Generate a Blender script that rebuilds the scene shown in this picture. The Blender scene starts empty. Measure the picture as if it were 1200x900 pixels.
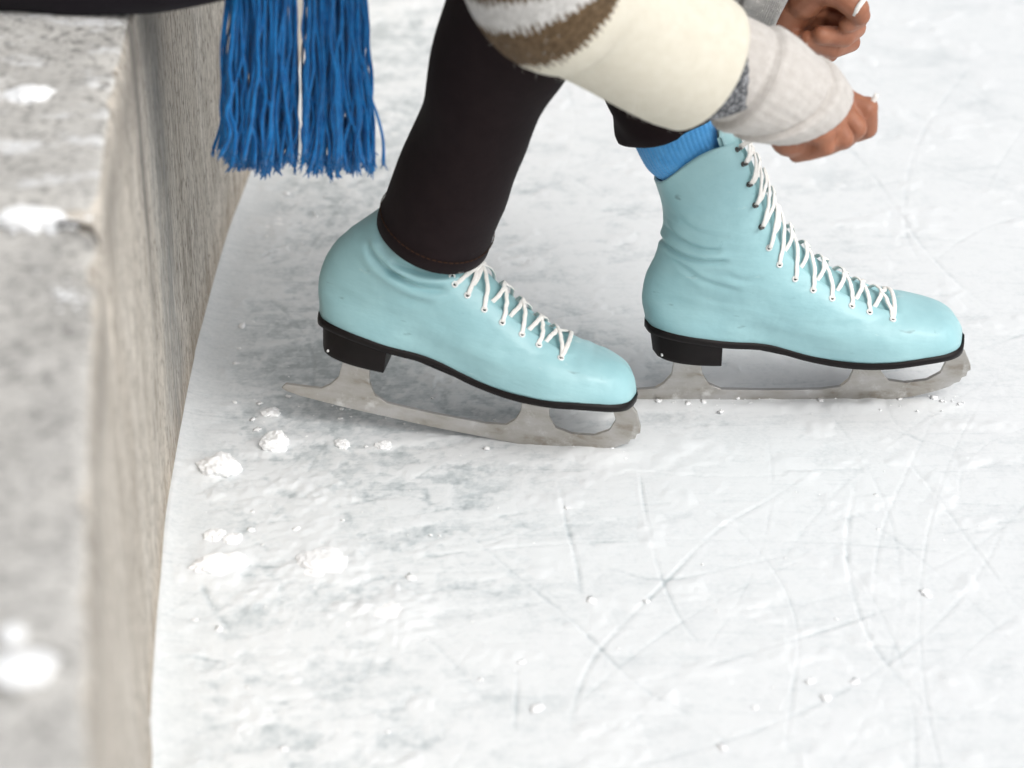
import bpy, bmesh, math, random
import numpy as np
from mathutils import Vector, Matrix, noise as mnoise

# ------------------------------------------------------------------ camera
SC = bpy.context.scene
COL = SC.collection
PITCH = math.radians(30.0)
FPX = 2830.0            # focal length in pixels of the 1200 px wide photograph (85 mm lens)
CAM_H = 1.044
cam_d = bpy.data.cameras.new('camera')
cam = bpy.data.objects.new('camera', cam_d)
COL.objects.link(cam)
cam.location = (0, 0, CAM_H)
cam.rotation_euler = (math.pi / 2 - PITCH, 0, 0)
cam_d.sensor_width = 36.0
cam_d.lens = 36.0 * FPX / 1200.0
cam_d.clip_start = 0.05
cam_d.clip_end = 500
cam_d.dof.use_dof = True
cam_d.dof.focus_distance = 2.03
cam_d.dof.aperture_fstop = 4.2
SC.camera = cam

# ------------------------------------------------------------------ sky, sun, exposure (overcast winter day)
SUN_EL, SUN_AZ = math.radians(48), math.radians(-38)     # azimuth measured from +X, sun over the photographer's right shoulder
world = bpy.data.worlds.new('World')
SC.world = world
world.use_nodes = True
wn = world.node_tree
wn.nodes.clear()
w_out = wn.nodes.new('ShaderNodeOutputWorld')
w_bg = wn.nodes.new('ShaderNodeBackground')
w_sky = wn.nodes.new('ShaderNodeTexSky')
w_sky.sky_type = 'NISHITA'
w_sky.sun_disc = False
w_sky.sun_elevation = SUN_EL
w_sky.sun_rotation = math.pi / 2 - SUN_AZ
w_sky.air_density = 1.0
w_sky.dust_density = 6.0
w_sky.ozone_density = 1.0
w_hs = wn.nodes.new('ShaderNodeHueSaturation')      # an overcast sky has little blue left
w_hs.inputs['Saturation'].default_value = 0.22
w_bg.inputs['Strength'].default_value = 0.15
wn.links.new(w_sky.outputs[0], w_hs.inputs['Color'])
wn.links.new(w_hs.outputs[0], w_bg.inputs['Color'])
wn.links.new(w_bg.outputs[0], w_out.inputs[0])

sun_d = bpy.data.lights.new('sun', 'SUN')
sun = bpy.data.objects.new('sun', sun_d)
COL.objects.link(sun)
sun_d.energy = 0.75
sun_d.angle = math.radians(80)
sun_d.color = (1.0, 0.985, 0.965)
_az = SUN_AZ
sdir = Vector((math.cos(SUN_EL) * math.cos(_az), math.cos(SUN_EL) * math.sin(_az), math.sin(SUN_EL)))
sun.rotation_euler = sdir.to_track_quat('Z', 'Y').to_euler()

SC.view_settings.view_transform = 'Standard'
SC.view_settings.look = 'None'
SC.view_settings.gamma = 1.0
SC.view_settings.exposure = 0.08
SC.view_settings.use_curve_mapping = False

# ------------------------------------------------------------------ helpers
cp, sp = math.cos(PITCH), math.sin(PITCH)

def at(u, v, Y):
    """point of the place seen at photograph pixel (u, v), Y metres in front of the photographer"""
    a = (u - 600) / FPX
    b = (v - 450) / FPX
    r = np.array([a, cp - b * sp, -sp - b * cp])
    return np.array([0, 0, CAM_H]) + r * (Y / r[1])

def on(u, v, z=0.0):
    """point at height z seen at photograph pixel (u, v)"""
    a = (u - 600) / FPX
    b = (v - 450) / FPX
    r = np.array([a, cp - b * sp, -sp - b * cp])
    return np.array([0, 0, CAM_H]) + r * ((CAM_H - z) / -r[2])

def mesh_obj(name, verts, faces, mat=None, parent=None, smooth=True, uv=None):
    me = bpy.data.meshes.new(name)
    me.from_pydata([tuple(map(float, v)) for v in verts], [], [tuple(map(int, f)) for f in faces])
    if uv is not None:
        lay = me.uv_layers.new(name='UVMap')
        li = np.empty(len(me.loops), dtype=np.int32)
        me.loops.foreach_get('vertex_index', li)
        lay.data.foreach_set('uv', np.asarray(uv, dtype=np.float32)[li].ravel())
    if smooth:
        me.polygons.foreach_set('use_smooth', [True] * len(me.polygons))
    if mat:
        me.materials.append(mat)
    me.update()
    o = bpy.data.objects.new(name, me)
    COL.objects.link(o)
    if parent is not None:
        o.parent = parent
    return o

def empty(name, loc=(0, 0, 0)):
    o = bpy.data.objects.new(name, None)
    o.empty_display_size = 0.05
    o.location = loc
    COL.objects.link(o)
    return o

def tag(o, label=None, cat=None, group=None, kind=None):
    if label: o['label'] = label
    if cat: o['category'] = cat
    if group: o['group'] = group
    if kind: o['kind'] = kind
    return o

def spline(pts, n):
    """Catmull-Rom through pts, n samples, evenly by length"""
    P = np.asarray(pts, float)
    if len(P) < 3:
        t = np.linspace(0, 1, n)[:, None]
        return P[0] * (1 - t) + P[-1] * t
    Q = np.vstack([2 * P[0] - P[1], P, 2 * P[-1] - P[-2]])
    out = []
    for i in range(1, len(Q) - 2):
        for t in np.linspace(0, 1, 24, endpoint=False):
            a, b, c, d = Q[i - 1], Q[i], Q[i + 1], Q[i + 2]
            out.append(.5 * ((2 * b) + (-a + c) * t + (2 * a - 5 * b + 4 * c - d) * t * t + (-a + 3 * b - 3 * c + d) * t ** 3))
    out.append(P[-1])
    out = np.array(out)
    L = np.r_[0, np.cumsum(np.linalg.norm(np.diff(out[:, :3], axis=0), axis=1))]
    s = np.linspace(0, L[-1], n)
    return np.stack([np.interp(s, L, out[:, k]) for k in range(out.shape[1])], 1)

def frames(P, up=(0, 1, 0)):
    T = np.gradient(P, axis=0)
    T /= np.linalg.norm(T, axis=1)[:, None] + 1e-12
    u = np.asarray(up, float)
    N = []
    for t in T:
        u = u - t * np.dot(u, t)
        u = u / (np.linalg.norm(u) + 1e-12)
        N.append(u)
    N = np.array(N)
    B = np.cross(T, N)
    return T, N, B

def grid_faces(nr, nt, closed=True, off=0):
    F = []
    for i in range(nr - 1):
        for j in range(nt if closed else nt - 1):
            k = (j + 1) % nt
            F.append((off + i * nt + j, off + i * nt + k, off + (i + 1) * nt + k, off + (i + 1) * nt + j))
    return F

def tube_data(P, R, nt=8, up=(0, 1, 0), caps=True, R2=None):
    P = np.asarray(P, float)
    n = len(P)
    R = np.broadcast_to(np.asarray(R, float), (n,))
    R2 = R if R2 is None else np.broadcast_to(np.asarray(R2, float), (n,))
    T, N, B = frames(P, up)
    th = np.linspace(0, 2 * np.pi, nt, endpoint=False)
    V = P[:, None, :] + N[:, None, :] * (np.cos(th)[None, :, None] * R[:, None, None]) + B[:, None, :] * (np.sin(th)[None, :, None] * R2[:, None, None])
    V = V.reshape(-1, 3)
    F = grid_faces(n, nt)
    if caps:
        F.append(tuple(range(nt))[::-1])
        F.append(tuple((n - 1) * nt + j for j in range(nt)))
    return V, F

class MB:
    """collects shapes into one mesh"""
    def __init__(self):
        self.V, self.F, self.n = [], [], 0
    def add(self, V, F):
        V = np.asarray(V, float)
        self.V.append(V)
        o = self.n
        self.F.extend([tuple(i + o for i in f) for f in F])
        self.n += len(V)
        return self
    def tube(self, P, R, nt=8, **k):
        return self.add(*tube_data(P, R, nt, **k))
    def capsule(self, a, b, ra, rb, nt=12):
        a, b = np.asarray(a, float), np.asarray(b, float)
        d = b - a
        L = np.linalg.norm(d)
        t = d / (L + 1e-9)
        P, R = [], []
        for q in np.linspace(-np.pi / 2, 0, 5):
            P.append(a + t * ra * math.sin(q)); R.append(max(ra * math.cos(q), ra * .03))
        for q in np.linspace(0, np.pi / 2, 5):
            P.append(b + t * rb * math.sin(q)); R.append(max(rb * math.cos(q), rb * .03))
        up = (0, 1, 0) if abs(t[1]) < .9 else (1, 0, 0)
        P, R = np.array(P), np.array(R)
        N = np.cross(t, up); N /= np.linalg.norm(N)
        B = np.cross(t, N)
        th = np.linspace(0, 2 * np.pi, nt, endpoint=False)
        V = P[:, None] + N * (np.cos(th)[None, :, None] * R[:, None, None]) + B * (np.sin(th)[None, :, None] * R[:, None, None])
        F = grid_faces(len(P), nt)
        F.append(tuple(range(nt))[::-1]); F.append(tuple((len(P) - 1) * nt + j for j in range(nt)))
        return self.add(V.reshape(-1, 3), F)
    def chain(self, pts, rads):
        for i in range(len(pts) - 1):
            self.capsule(pts[i], pts[i + 1], rads[i], rads[i + 1])
        return self
    def build(self, name, mat, parent=None, smooth=True):
        return mesh_obj(name, np.vstack(self.V), self.F, mat, parent, smooth)

def remesh(o, voxel, smooth_it=6):
    m = o.modifiers.new('r', 'REMESH'); m.mode = 'VOXEL'; m.voxel_size = voxel; m.use_smooth_shade = True
    s = o.modifiers.new('s', 'SMOOTH'); s.factor = .5; s.iterations = smooth_it
    dg = bpy.context.evaluated_depsgraph_get()
    dg.update()
    me = bpy.data.meshes.new_from_object(o.evaluated_get(dg))
    mats = list(o.data.materials)
    o.modifiers.clear()
    o.data = me
    me.materials.clear()
    for q in mats:
        me.materials.append(q)
    me.polygons.foreach_set('use_smooth', [True] * len(me.polygons))
    return o

def displace(o, fn):
    """move every vertex along its normal by fn(co)"""
    me = o.data
    n = len(me.vertices)
    co = np.empty(n * 3); me.vertices.foreach_get('co', co); co = co.reshape(-1, 3)
    no = np.empty(n * 3); me.vertices.foreach_get('normal', no); no = no.reshape(-1, 3)
    d = fn(co)
    me.vertices.foreach_set('co', (co + no * np.asarray(d)[:, None]).ravel())
    me.update()

def fbm3(co, freq, octv=3, seed=0.0):
    return np.array([mnoise.fractal(Vector((p[0] * freq + seed, p[1] * freq + seed * 1.7, p[2] * freq - seed)), 1.0, 2.0, octv) for p in co])

_rng = np.random.RandomState(7)
_lat = _rng.rand(16, 257, 257)
def vnoise(x, y, seed=0):
    """smooth value noise in numpy, 0..1"""
    L = _lat[seed % 16]
    x = x + 37.3 * seed; y = y + 11.9 * seed
    xi, yi = np.floor(x).astype(int), np.floor(y).astype(int)
    fx, fy = x - xi, y - yi
    fx = fx * fx * (3 - 2 * fx); fy = fy * fy * (3 - 2 * fy)
    x0, y0 = xi % 256, yi % 256
    a, b, c, d = L[y0, x0], L[y0, x0 + 1], L[y0 + 1, x0], L[y0 + 1, x0 + 1]
    return (a * (1 - fx) + b * fx) * (1 - fy) + (c * (1 - fx) + d * fx) * fy

def vfbm(x, y, octv=4, seed=0, gain=.5):
    s = 0; a = 1; t = 0
    for k in range(octv):
        s = s + a * vnoise(x * 2 ** k, y * 2 ** k, seed + k)
        t += a; a *= gain
    return s / t

def sstep(a, b, x):
    t = np.clip((x - a) / (b - a), 0, 1)
    return t * t * (3 - 2 * t)

# ------------------------------------------------------------------ materials
class NT:
    def __init__(self, name):
        self.m = bpy.data.materials.new(name)
        self.m.use_nodes = True
        self.t = self.m.node_tree
        self.b = self.t.nodes['Principled BSDF']
    def node(self, typ, **kw):
        n = self.t.nodes.new('ShaderNode' + typ)
        for k, v in kw.items():
            if k in n.inputs.keys() if isinstance(k, str) else False:
                n.inputs[k].default_value = v
            else:
                setattr(n, k, v)
        return n
    def link(self, a, b):
        self.t.links.new(a, b)
    def set(self, **kw):
        for k, v in kw.items():
            self.b.inputs[k.replace('_', ' ')].default_value = v
    def coord(self, kind='Object', scale=(1, 1, 1), rot=(0, 0, 0)):
        tc = self.node('TexCoord')
        mp = self.node('Mapping')
        mp.inputs['Scale'].default_value = scale
        mp.inputs['Rotation'].default_value = rot
        self.link(tc.outputs[kind], mp.inputs['Vector'])
        return mp.outputs[0]
    def noise(self, vec, scale, detail=4, rough=.55):
        n = self.node('TexNoise')
        n.inputs['Scale'].default_value = scale
        n.inputs['Detail'].default_value = detail
        n.inputs['Roughness'].default_value = rough
        self.link(vec, n.inputs['Vector'])
        return n.outputs['Fac']
    def ramp(self, fac, *stops):
        r = self.node('ValToRGB')
        e = r.color_ramp.elements
        while len(e) < len(stops):
            e.new(.5)
        for i, (p, c) in enumerate(stops):
            e[i].position = p
            e[i].color = (c, c, c, 1) if isinstance(c, (int, float)) else (*c, 1)
        self.link(fac, r.inputs[0])
        return r.outputs[0]
    def mix(self, fac, a, b, typ='MIX'):
        n = self.node('Mix', data_type='RGBA', blend_type=typ)
        for v, s in ((fac, n.inputs[0]), (a, n.inputs[6]), (b, n.inputs[7])):
            if hasattr(v, 'is_output') or isinstance(v, bpy.types.NodeSocket):
                self.link(v, s)
            elif isinstance(v, (int, float)):
                s.default_value = v
            else:
                s.default_value = (*v, 1)
        return n.outputs[2]
    def math(self, op, a, b=0.0, c=0.0):
        n = self.node('Math', operation=op)
        for v, s in zip((a, b, c), n.inputs):
            if isinstance(v, bpy.types.NodeSocket):
                self.link(v, s)
            else:
                s.default_value = v
        return n.outputs[0]
    def attr(self, name):
        n = self.node('Attribute', attribute_name=name)
        return n.outputs['Fac']
    def color(self, c):
        if isinstance(c, bpy.types.NodeSocket):
            self.link(c, self.b.inputs['Base Color'])
        else:
            self.b.inputs['Base Color'].default_value = (*c, 1)
    def rough(self, r):
        if isinstance(r, bpy.types.NodeSocket):
            self.link(r, self.b.inputs['Roughness'])
        else:
            self.b.inputs['Roughness'].default_value = r
    def bump(self, h, strength=.3, dist=.002):
        n = self.node('Bump')
        n.inputs['Strength'].default_value = strength
        n.inputs['Distance'].default_value = dist
        self.link(h, n.inputs['Height'])
        prev = self.b.inputs['Normal'].links
        if prev:
            self.link(prev[0].from_socket, n.inputs['Normal'])
        self.link(n.outputs[0], self.b.inputs['Normal'])
    def sepuv(self):
        tc = self.node('TexCoord')
        s = self.node('SeparateXYZ')
        self.link(tc.outputs['UV'], s.inputs[0])
        return s.outputs[0], s.outputs[1], tc.outputs['UV']

def mat_ice():
    n = NT('ice')
    v = n.coord()
    snow = n.attr('snow')
    fine = n.noise(v, 260, 5, .65)
    mid = n.noise(v, 60, 4, .6)
    st = n.noise(n.coord(scale=(18, 95, 1), rot=(0, 0, .12)), 1.0, 5, .62)
    f = n.math('ADD', snow, n.math('MULTIPLY', n.math('SUBTRACT', fine, .5), 1.0))
    f = n.math('ADD', f, n.math('MULTIPLY', n.math('SUBTRACT', mid, .5), .5))
    f = n.math('ADD', f, n.math('MULTIPLY', n.math('SUBTRACT', st, .5), .4))
    for sc_, ro_ in (((9, 170, 1), .95), ((8, 190, 1), -.75), ((7, 150, 1), .30)):
        hs = n.ramp(n.noise(n.coord(scale=sc_, rot=(0, 0, ro_)), 1.0, 4, .6), (.30, -.0), (.40, 1.0))
        f = n.math('SUBTRACT', f, n.math('MULTIPLY', n.math('SUBTRACT', 1.0, hs), .22))
    c = n.ramp(f, (.0, (.42, .465, .48)), (.36, (.56, .60, .615)), (.68, (.675, .705, .717)), (1.1, (.745, .768, .778)))
    n.color(c)
    n.rough(n.ramp(f, (.15, .34), (.6, .75)))
    n.set(Specular_IOR_Level=.35, Subsurface_Weight=.0)
    n.bump(fine, .14, .0015)
    n.bump(mid, .10, .003)
    return n.m

def mat_snow():
    n = NT('snow')
    v = n.coord()
    n.color((.93, .94, .945))
    n.rough(.85)
    n.set(Specular_IOR_Level=.2)
    n.bump(n.noise(v, 350, 4, .7), .3, .001)
    return n.m

def mat_concrete_top():
    n = NT('concrete_top')
    v = n.coord()
    a = n.noise(v, 9, 5, .6)
    b = n.noise(v, 160, 5, .7)
    c = n.ramp(a, (.3, (.46, .45, .425)), (.5, (.56, .548, .52)), (.7, (.62, .61, .58)))
    c = n.mix(n.ramp(b, (.38, .9), (.5, 0.0)), c, (.22, .215, .205))
    c = n.mix(n.ramp(n.noise(v, 70, 4, .7), (.55, 0.0), (.72, .6)), c, (.55, .54, .52))
    sx = n.node('SeparateXYZ'); n.link(v, sx.inputs[0])
    fr = n.ramp(n.noise(n.coord(scale=(1, 2.2, 1)), 17, 6, .68), (.53, 0.0), (.60, .9))
    fr = n.math('MULTIPLY', fr, n.math('GREATER_THAN', sx.outputs[1], -.165))
    fr = n.math('MULTIPLY', fr, n.ramp(n.noise(v, 140, 4, .7), (.40, .2), (.55, 1.0)))
    c = n.mix(fr, c, (.84, .85, .855))
    n.color(c)
    n.rough(.93)
    n.set(Specular_IOR_Level=.2)
    n.bump(b, .8, .003)
    n.bump(n.noise(v, 40, 4, .6), .4, .006)
    return n.m

def mat_concrete_face():
    """board-marked concrete: u = metres along the wall, v = metres up"""
    n = NT('concrete_face')
    u, w, uv = n.sepuv()
    def stretch(su, sw):
        mp = n.node('Mapping'); mp.inputs['Scale'].default_value = (su, sw, 1)
        n.link(uv, mp.inputs['Vector'])
        return mp.outputs[0]
    grain = n.noise(stretch(150, 14), 1.0, 5, .65)
    broad = n.noise(stretch(16, 2.2), 1.0, 4, .6)
    fleck = n.noise(stretch(300, 90), 1.0, 4, .65)
    c = n.ramp(broad, (.3, (.50, .455, .395)), (.5, (.62, .575, .51)), (.7, (.69, .65, .59)))
    c = n.mix(n.ramp(grain, (.38, .75), (.58, 0.0)), c, (.24, .215, .185))
    c = n.mix(n.ramp(fleck, (.39, .85), (.47, 0.0)), c, (.15, .13, .11))
    # blue-grey seep stain running down the wall at about 1.7 m, with dark runs on its edges
    wob = n.math('MULTIPLY', n.math('SUBTRACT', n.noise(stretch(20, 7), 1.0, 4, .6), .5), .10)
    d = n.math('ABSOLUTE', n.math('SUBTRACT', n.math('ADD', u, wob), 1.72))
    stain = n.ramp(d, (.0, .85), (.045, .6), (.085, 0.0))
    stain = n.math('MULTIPLY', stain, n.ramp(n.noise(stretch(60, 11), 1.0, 5, .7), (.36, .15), (.6, 1.0)))
    c = n.mix(stain, c, (.24, .245, .24))
    d2 = n.math('ABSOLUTE', n.math('SUBTRACT', n.math('ADD', u, n.math('MULTIPLY', wob, .45)), 1.61))
    run = n.math('MULTIPLY', n.ramp(d2, (.0, .9), (.012, .45), (.03, 0.0)), n.ramp(w, (.10, 0.0), (.30, 1.0)))
    c = n.mix(run, c, (.11, .105, .10))
    # damp tan foot of the wall above the ice
    foot = n.math('MULTIPLY', n.ramp(w, (.0, .65), (.05, 0.0)), n.noise(stretch(40, 10), 1.0, 4, .6))
    c = n.mix(foot, c, (.33, .235, .14))
    top_band = n.math('MULTIPLY', n.ramp(w, (.33, 0.0), (.375, .75), (.398, .15)), n.ramp(n.noise(stretch(9, 3), 1.0, 4, .65), (.35, .25), (.6, 1.0)))  # uneven darker band on the face just below its top edge
    c = n.mix(top_band, c, (.20, .185, .165))
    n.color(c)
    n.rough(.9)
    n.set(Specular_IOR_Level=.25)
    n.bump(grain, .55, .003)
    n.bump(fleck, .4, .002)
    return n.m

def mat_leather():
    n = NT('leather_turquoise')
    v = n.coord()
    a = n.noise(v, 22, 4, .6)
    c = n.mix(n.ramp(a, (.35, 0.0), (.7, 1.0)), (.29, .505, .54), (.35, .58, .61))
    # scuffs and dirt
    s = n.ramp(n.noise(v, 75, 5, .7), (.66, 0.0), (.78, .5))
    c = n.mix(s, c, (.15, .31, .32))
    sm = n.ramp(n.noise(v, 13, 5, .7), (.56, 0.0), (.70, .45))
    c = n.mix(sm, c, (.22, .41, .435))
    mk = n.ramp(n.noise(n.coord(scale=(.5, 1, 1.6), rot=(0, .5, 0)), 62, 3, .5), (.70, 0.0), (.76, .55))
    c = n.mix(mk, c, (.12, .20, .21))
    s2 = n.ramp(n.noise(n.coord(scale=(1, 1, 3)), 55, 4, .65), (.66, 0.0), (.75, .5))
    c = n.mix(s2, c, (.50, .66, .66))
    n.color(c)
    n.rough(n.ramp(a, (.3, .30), (.7, .44)))
    n.set(Specular_IOR_Level=.45)
    n.bump(n.noise(v, 900, 3, .6), .12, .0006)
    n.bump(n.noise(v, 45, 3, .5), .2, .003)
    n.bump(n.noise(n.coord(scale=(1, 1, 2.2)), 16, 4, .6), .25, .008)
    return n.m

def mat_simple(name, col, rough=.6, spec=.4, nscale=None, nstr=.3, ndist=.001, var=0.0, metal=0.0):
    n = NT(name)
    v = n.coord()
    if var:
        a = n.noise(v, nscale or 40, 4, .6)
        d = tuple(max(0, x * (1 - var)) for x in col)
        l = tuple(min(1, x * (1 + var)) for x in col)
        n.color(n.mix(n.ramp(a, (.3, 0.0), (.7, 1.0)), d, l))
    else:
        n.color(col)
    n.rough(rough)
    n.set(Specular_IOR_Level=spec, Metallic=metal)
    if nscale:
        n.bump(n.noise(v, nscale * 3, 4, .6), nstr, ndist)
    return n.m

def mat_blade():
    n = NT('frosted_steel')
    v = n.coord()
    a = n.noise(n.coord(scale=(1, 1, 2.5)), 24, 6, .6)
    c = n.ramp(a, (.30, (.26, .225, .18)), (.46, (.42, .40, .37)), (.65, (.52, .51, .50)))
    fr = n.ramp(n.noise(v, 60, 6, .7), (.54, 0.0), (.70, .7))       # rime on the steel
    n.color(n.mix(fr, c, (.66, .665, .66)))
    n.rough(n.ramp(a, (.3, .30), (.7, .48)))
    n.link(n.math('SUBTRACT', .8, n.math('MULTIPLY', fr, .75)), n.b.inputs['Metallic'])
    n.bump(n.noise(v, 220, 4, .7), .3, .0006)
    return n.m

def mat_knit(name, base, dark, stitch=330.0, ribs=None, var=.15, strength=.7):
    """knitted cloth, UV in metres: u round, v along"""
    n = NT(name)
    u, w, uv = n.sepuv()
    # V shaped stitches
    fu = n.math('FRACT', n.math('MULTIPLY', u, stitch))
    tri = n.math('ABSOLUTE', n.math('SUBTRACT', fu, .5))
    row = n.math('FRACT', n.math('ADD', n.math('MULTIPLY', w, stitch * 1.25), n.math('MULTIPLY', tri, 1.2)))
    h = n.math('MULTIPLY', n.math('SINE', n.math('MULTIPLY', row, math.pi)), n.math('ADD', .35, n.math('SINE', n.math('MULTIPLY', n.math('FRACT', n.math('MULTIPLY', fu, 2.0)), math.pi))))
    v = n.coord()
    fz = n.noise(v, 500, 4, .7)
    hh = n.math('ADD', h, n.math('MULTIPLY', fz, .8))
    if ribs:
        hh = n.math('ADD', hh, n.math('MULTIPLY', n.math('SINE', n.math('MULTIPLY', u, ribs * 2 * math.pi)), 1.2))
    return n, u, w, uv, hh, v

def mat_sleeve():
    n, u, w, uv, hh, v = mat_knit('cream_striped_knit', None, None, 300)
    # v = metres from the cuff; bands with toothed edges
    tooth = n.math('MULTIPLY', n.math('ABSOLUTE', n.math('SUBTRACT', n.math('FRACT', n.math('MULTIPLY', u, 190.0)), .5)), .006)
    wn_ = n.math('MULTIPLY', n.math('SUBTRACT', n.noise(uv, 300, 3, .6), .5), .011)
    s = n.math('ADD', w, n.math('ADD', tooth, wn_))
    cream, grey, brown = (.80, .75, .62), (.62, .61, .585), (.17, .115, .065)
    def band(a, b):
        return n.math('MULTIPLY', n.math('GREATER_THAN', s, a), n.math('LESS_THAN', s, b))
    mott = n.noise(v, 120, 4, .6)
    c = n.mix(n.ramp(mott, (.3, 0.0), (.7, 1.0)), (.76, .715, .595), (.82, .78, .665))
    g = n.mix(n.ramp(n.noise(v, 300, 3, .6), (.4, 0.0), (.6, 1.0)), (.54, .53, .51), (.72, .71, .69))
    br = n.mix(n.ramp(n.noise(v, 260, 3, .6), (.35, 0.0), (.65, 1.0)), (.085, .055, .028), (.18, .12, .068))
    c = n.mix(band(.142, .158), c, br)
    c = n.mix(band(.158, .171), c, g)
    c = n.mix(band(.171, .192), c, br)
    c = n.mix(band(.192, .216), c, g)
    c = n.mix(band(.216, .24), c, br)
    n.color(c)
    n.rough(.95)
    n.set(Specular_IOR_Level=.1, Sheen_Weight=.08)
    n.bump(hh, .6, .0015)
    return n.m

def mat_knitplain(name, a, b, stitch, ribs, strength, dist, fleck=None):
    n, u, w, uv, hh, v = mat_knit(name, None, None, stitch, ribs)
    c = n.mix(n.ramp(n.noise(v, 150, 4, .65), (.3, 0.0), (.7, 1.0)), a, b)
    if fleck:
        c = n.mix(n.ramp(n.noise(v, 420, 3, .6), (.5, 0.0), (.6, .8)), c, fleck)
    n.color(c)
    n.rough(.95)
    n.set(Specular_IOR_Level=.1, Sheen_Weight=.25)
    n.bump(hh, strength, dist)
    return n.m

def mat_skin():
    n = NT('skin')
    v = n.coord()
    a = n.noise(v, 60, 4, .6)
    c = n.mix(n.ramp(a, (.3, 0.0), (.7, 1.0)), (.26, .098, .052), (.35, .15, .085))
    n.color(c)
    n.rough(.48)
    n.set(Specular_IOR_Level=.4, Subsurface_Weight=.12, Subsurface_Scale=.004)
    n.b.inputs['Subsurface Radius'].default_value = (1, .35, .2)
    n.bump(n.noise(v, 700, 3, .6), .25, .0006)
    n.bump(n.noise(v, 160, 3, .6), .2, .001)
    return n.m

def mat_yarn():
    n = NT('blue_yarn')
    v = n.coord()
    a = n.noise(v, 90, 3, .6)
    n.color(n.mix(n.ramp(a, (.3, 0.0), (.7, 1.0)), (.004, .095, .30), (.012, .19, .50)))
    n.rough(.9)
    n.set(Specular_IOR_Level=.1, Sheen_Weight=.2)
    n.bump(n.noise(n.coord(scale=(1, 1, .35)), 900, 2, .6), .5, .001)
    return n.m

def mat_denim(name, a, b, scale=700):
    n = NT(name)
    v = n.coord()
    n.color(n.mix(n.noise(v, 60, 4, .6), a, b))
    n.rough(.9)
    n.set(Specular_IOR_Level=.12, Sheen_Weight=.04)
    w = n.node('TexWave', wave_type='BANDS', bands_direction='DIAGONAL')
    w.inputs['Scale'].default_value = scale
    n.link(v, w.inputs['Vector'])
    n.bump(w.outputs['Fac'], .2, .0005)
    n.bump(n.noise(v, 220, 3, .6), .3, .001)
    return n.m

M = dict(
    ice=mat_ice(), snow=mat_snow(), ctop=mat_concrete_top(), cface=mat_concrete_face(), leather=mat_leather(),
    black=mat_simple('black_sole', (.006, .004, .004), .5, .22, 60, .2, .001, .3),
    blade=mat_blade(), lace=mat_simple('white_lace', (.80, .785, .75), .9, .15, 250, .5, .0008, .06),
    eyelet=mat_simple('white_eyelet', (.78, .79, .78), .3, .5), hole=mat_simple('eyelet_hole', (.015, .02, .02), .7, .2),
    hook=mat_simple('worn_hook', (.12, .115, .11), .35, .5, None, 0, 0, 0, .8),
    tongue=mat_simple('tongue_leather', (.25, .44, .465), .55, .35, 40, .2, .001, .12),
    lining=mat_simple('boot_lining', (.35, .34, .32), .9, .1),
    sleeve=mat_sleeve(),
    warmer=mat_knitplain('oatmeal_knit', (.54, .505, .47), (.66, .63, .595), 420, None, .55, .0012),
    warmer2=mat_knitplain('grey_knit', (.30, .295, .285), (.45, .44, .42), 420, None, .6, .0012),
    fleck=mat_knitplain('speckled_knit', (.03, .032, .036), (.075, .08, .09), 260, None, .6, .0015, (.42, .43, .45)),
    sock=mat_knitplain('blue_rib_knit', (.075, .34, .74), (.12, .42, .82), 500, 300, .45, .0008),
    skin=mat_skin(), yarn=mat_yarn(),
    denim=mat_denim('black_denim', (.009, .005, .006), (.018, .011, .012)),
    coat=mat_denim('black_coat', (.008, .006, .009), (.014, .011, .015), 300),
    stitch=mat_simple('brown_thread', (.05, .025, .015), .9, .1),
    knitcream=mat_simple('cream_knit', (.76, .71, .58), .95, .1, 200, .6, .002, .08),
    hair=mat_simple('dark_hair', (.02, .013, .010), .5, .4, 120, .5, .002, .3),
    nail=mat_simple('nail', (.50, .26, .19), .3, .5),
)

# ------------------------------------------------------------------ the rink wall line (plan): X as a function of Y
_wy = np.array([-1.0, .2, .788, .983, 1.153, 1.30, 1.511, 1.65, 1.80, 1.925, 2.244, 2.6, 3.2, 4.0, 5.0])
_wx = np.array([.22, -.075, -.178, -.2035, -.225, -.2445, -.266, -.2745, -.278, -.277, -.261, -.225, -.12, .10, .5])
_wc = np.polyfit(_wy[1:12], _wx[1:12], 4)
def wall_x(y):
    y = np.asarray(y, float)
    yy = np.clip(y, .2, 2.6)
    base = np.polyval(_wc, yy)
    dlo = np.polyval(np.polyder(_wc), .2); dhi = np.polyval(np.polyder(_wc), 2.6)
    return base + np.where(y < .2, (y - .2) * dlo, 0) + np.where(y > 2.6, (y - 2.6) * dhi + .10 * (y - 2.6) ** 2 * (y < 6), 0)
WALL_H = .405

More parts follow.
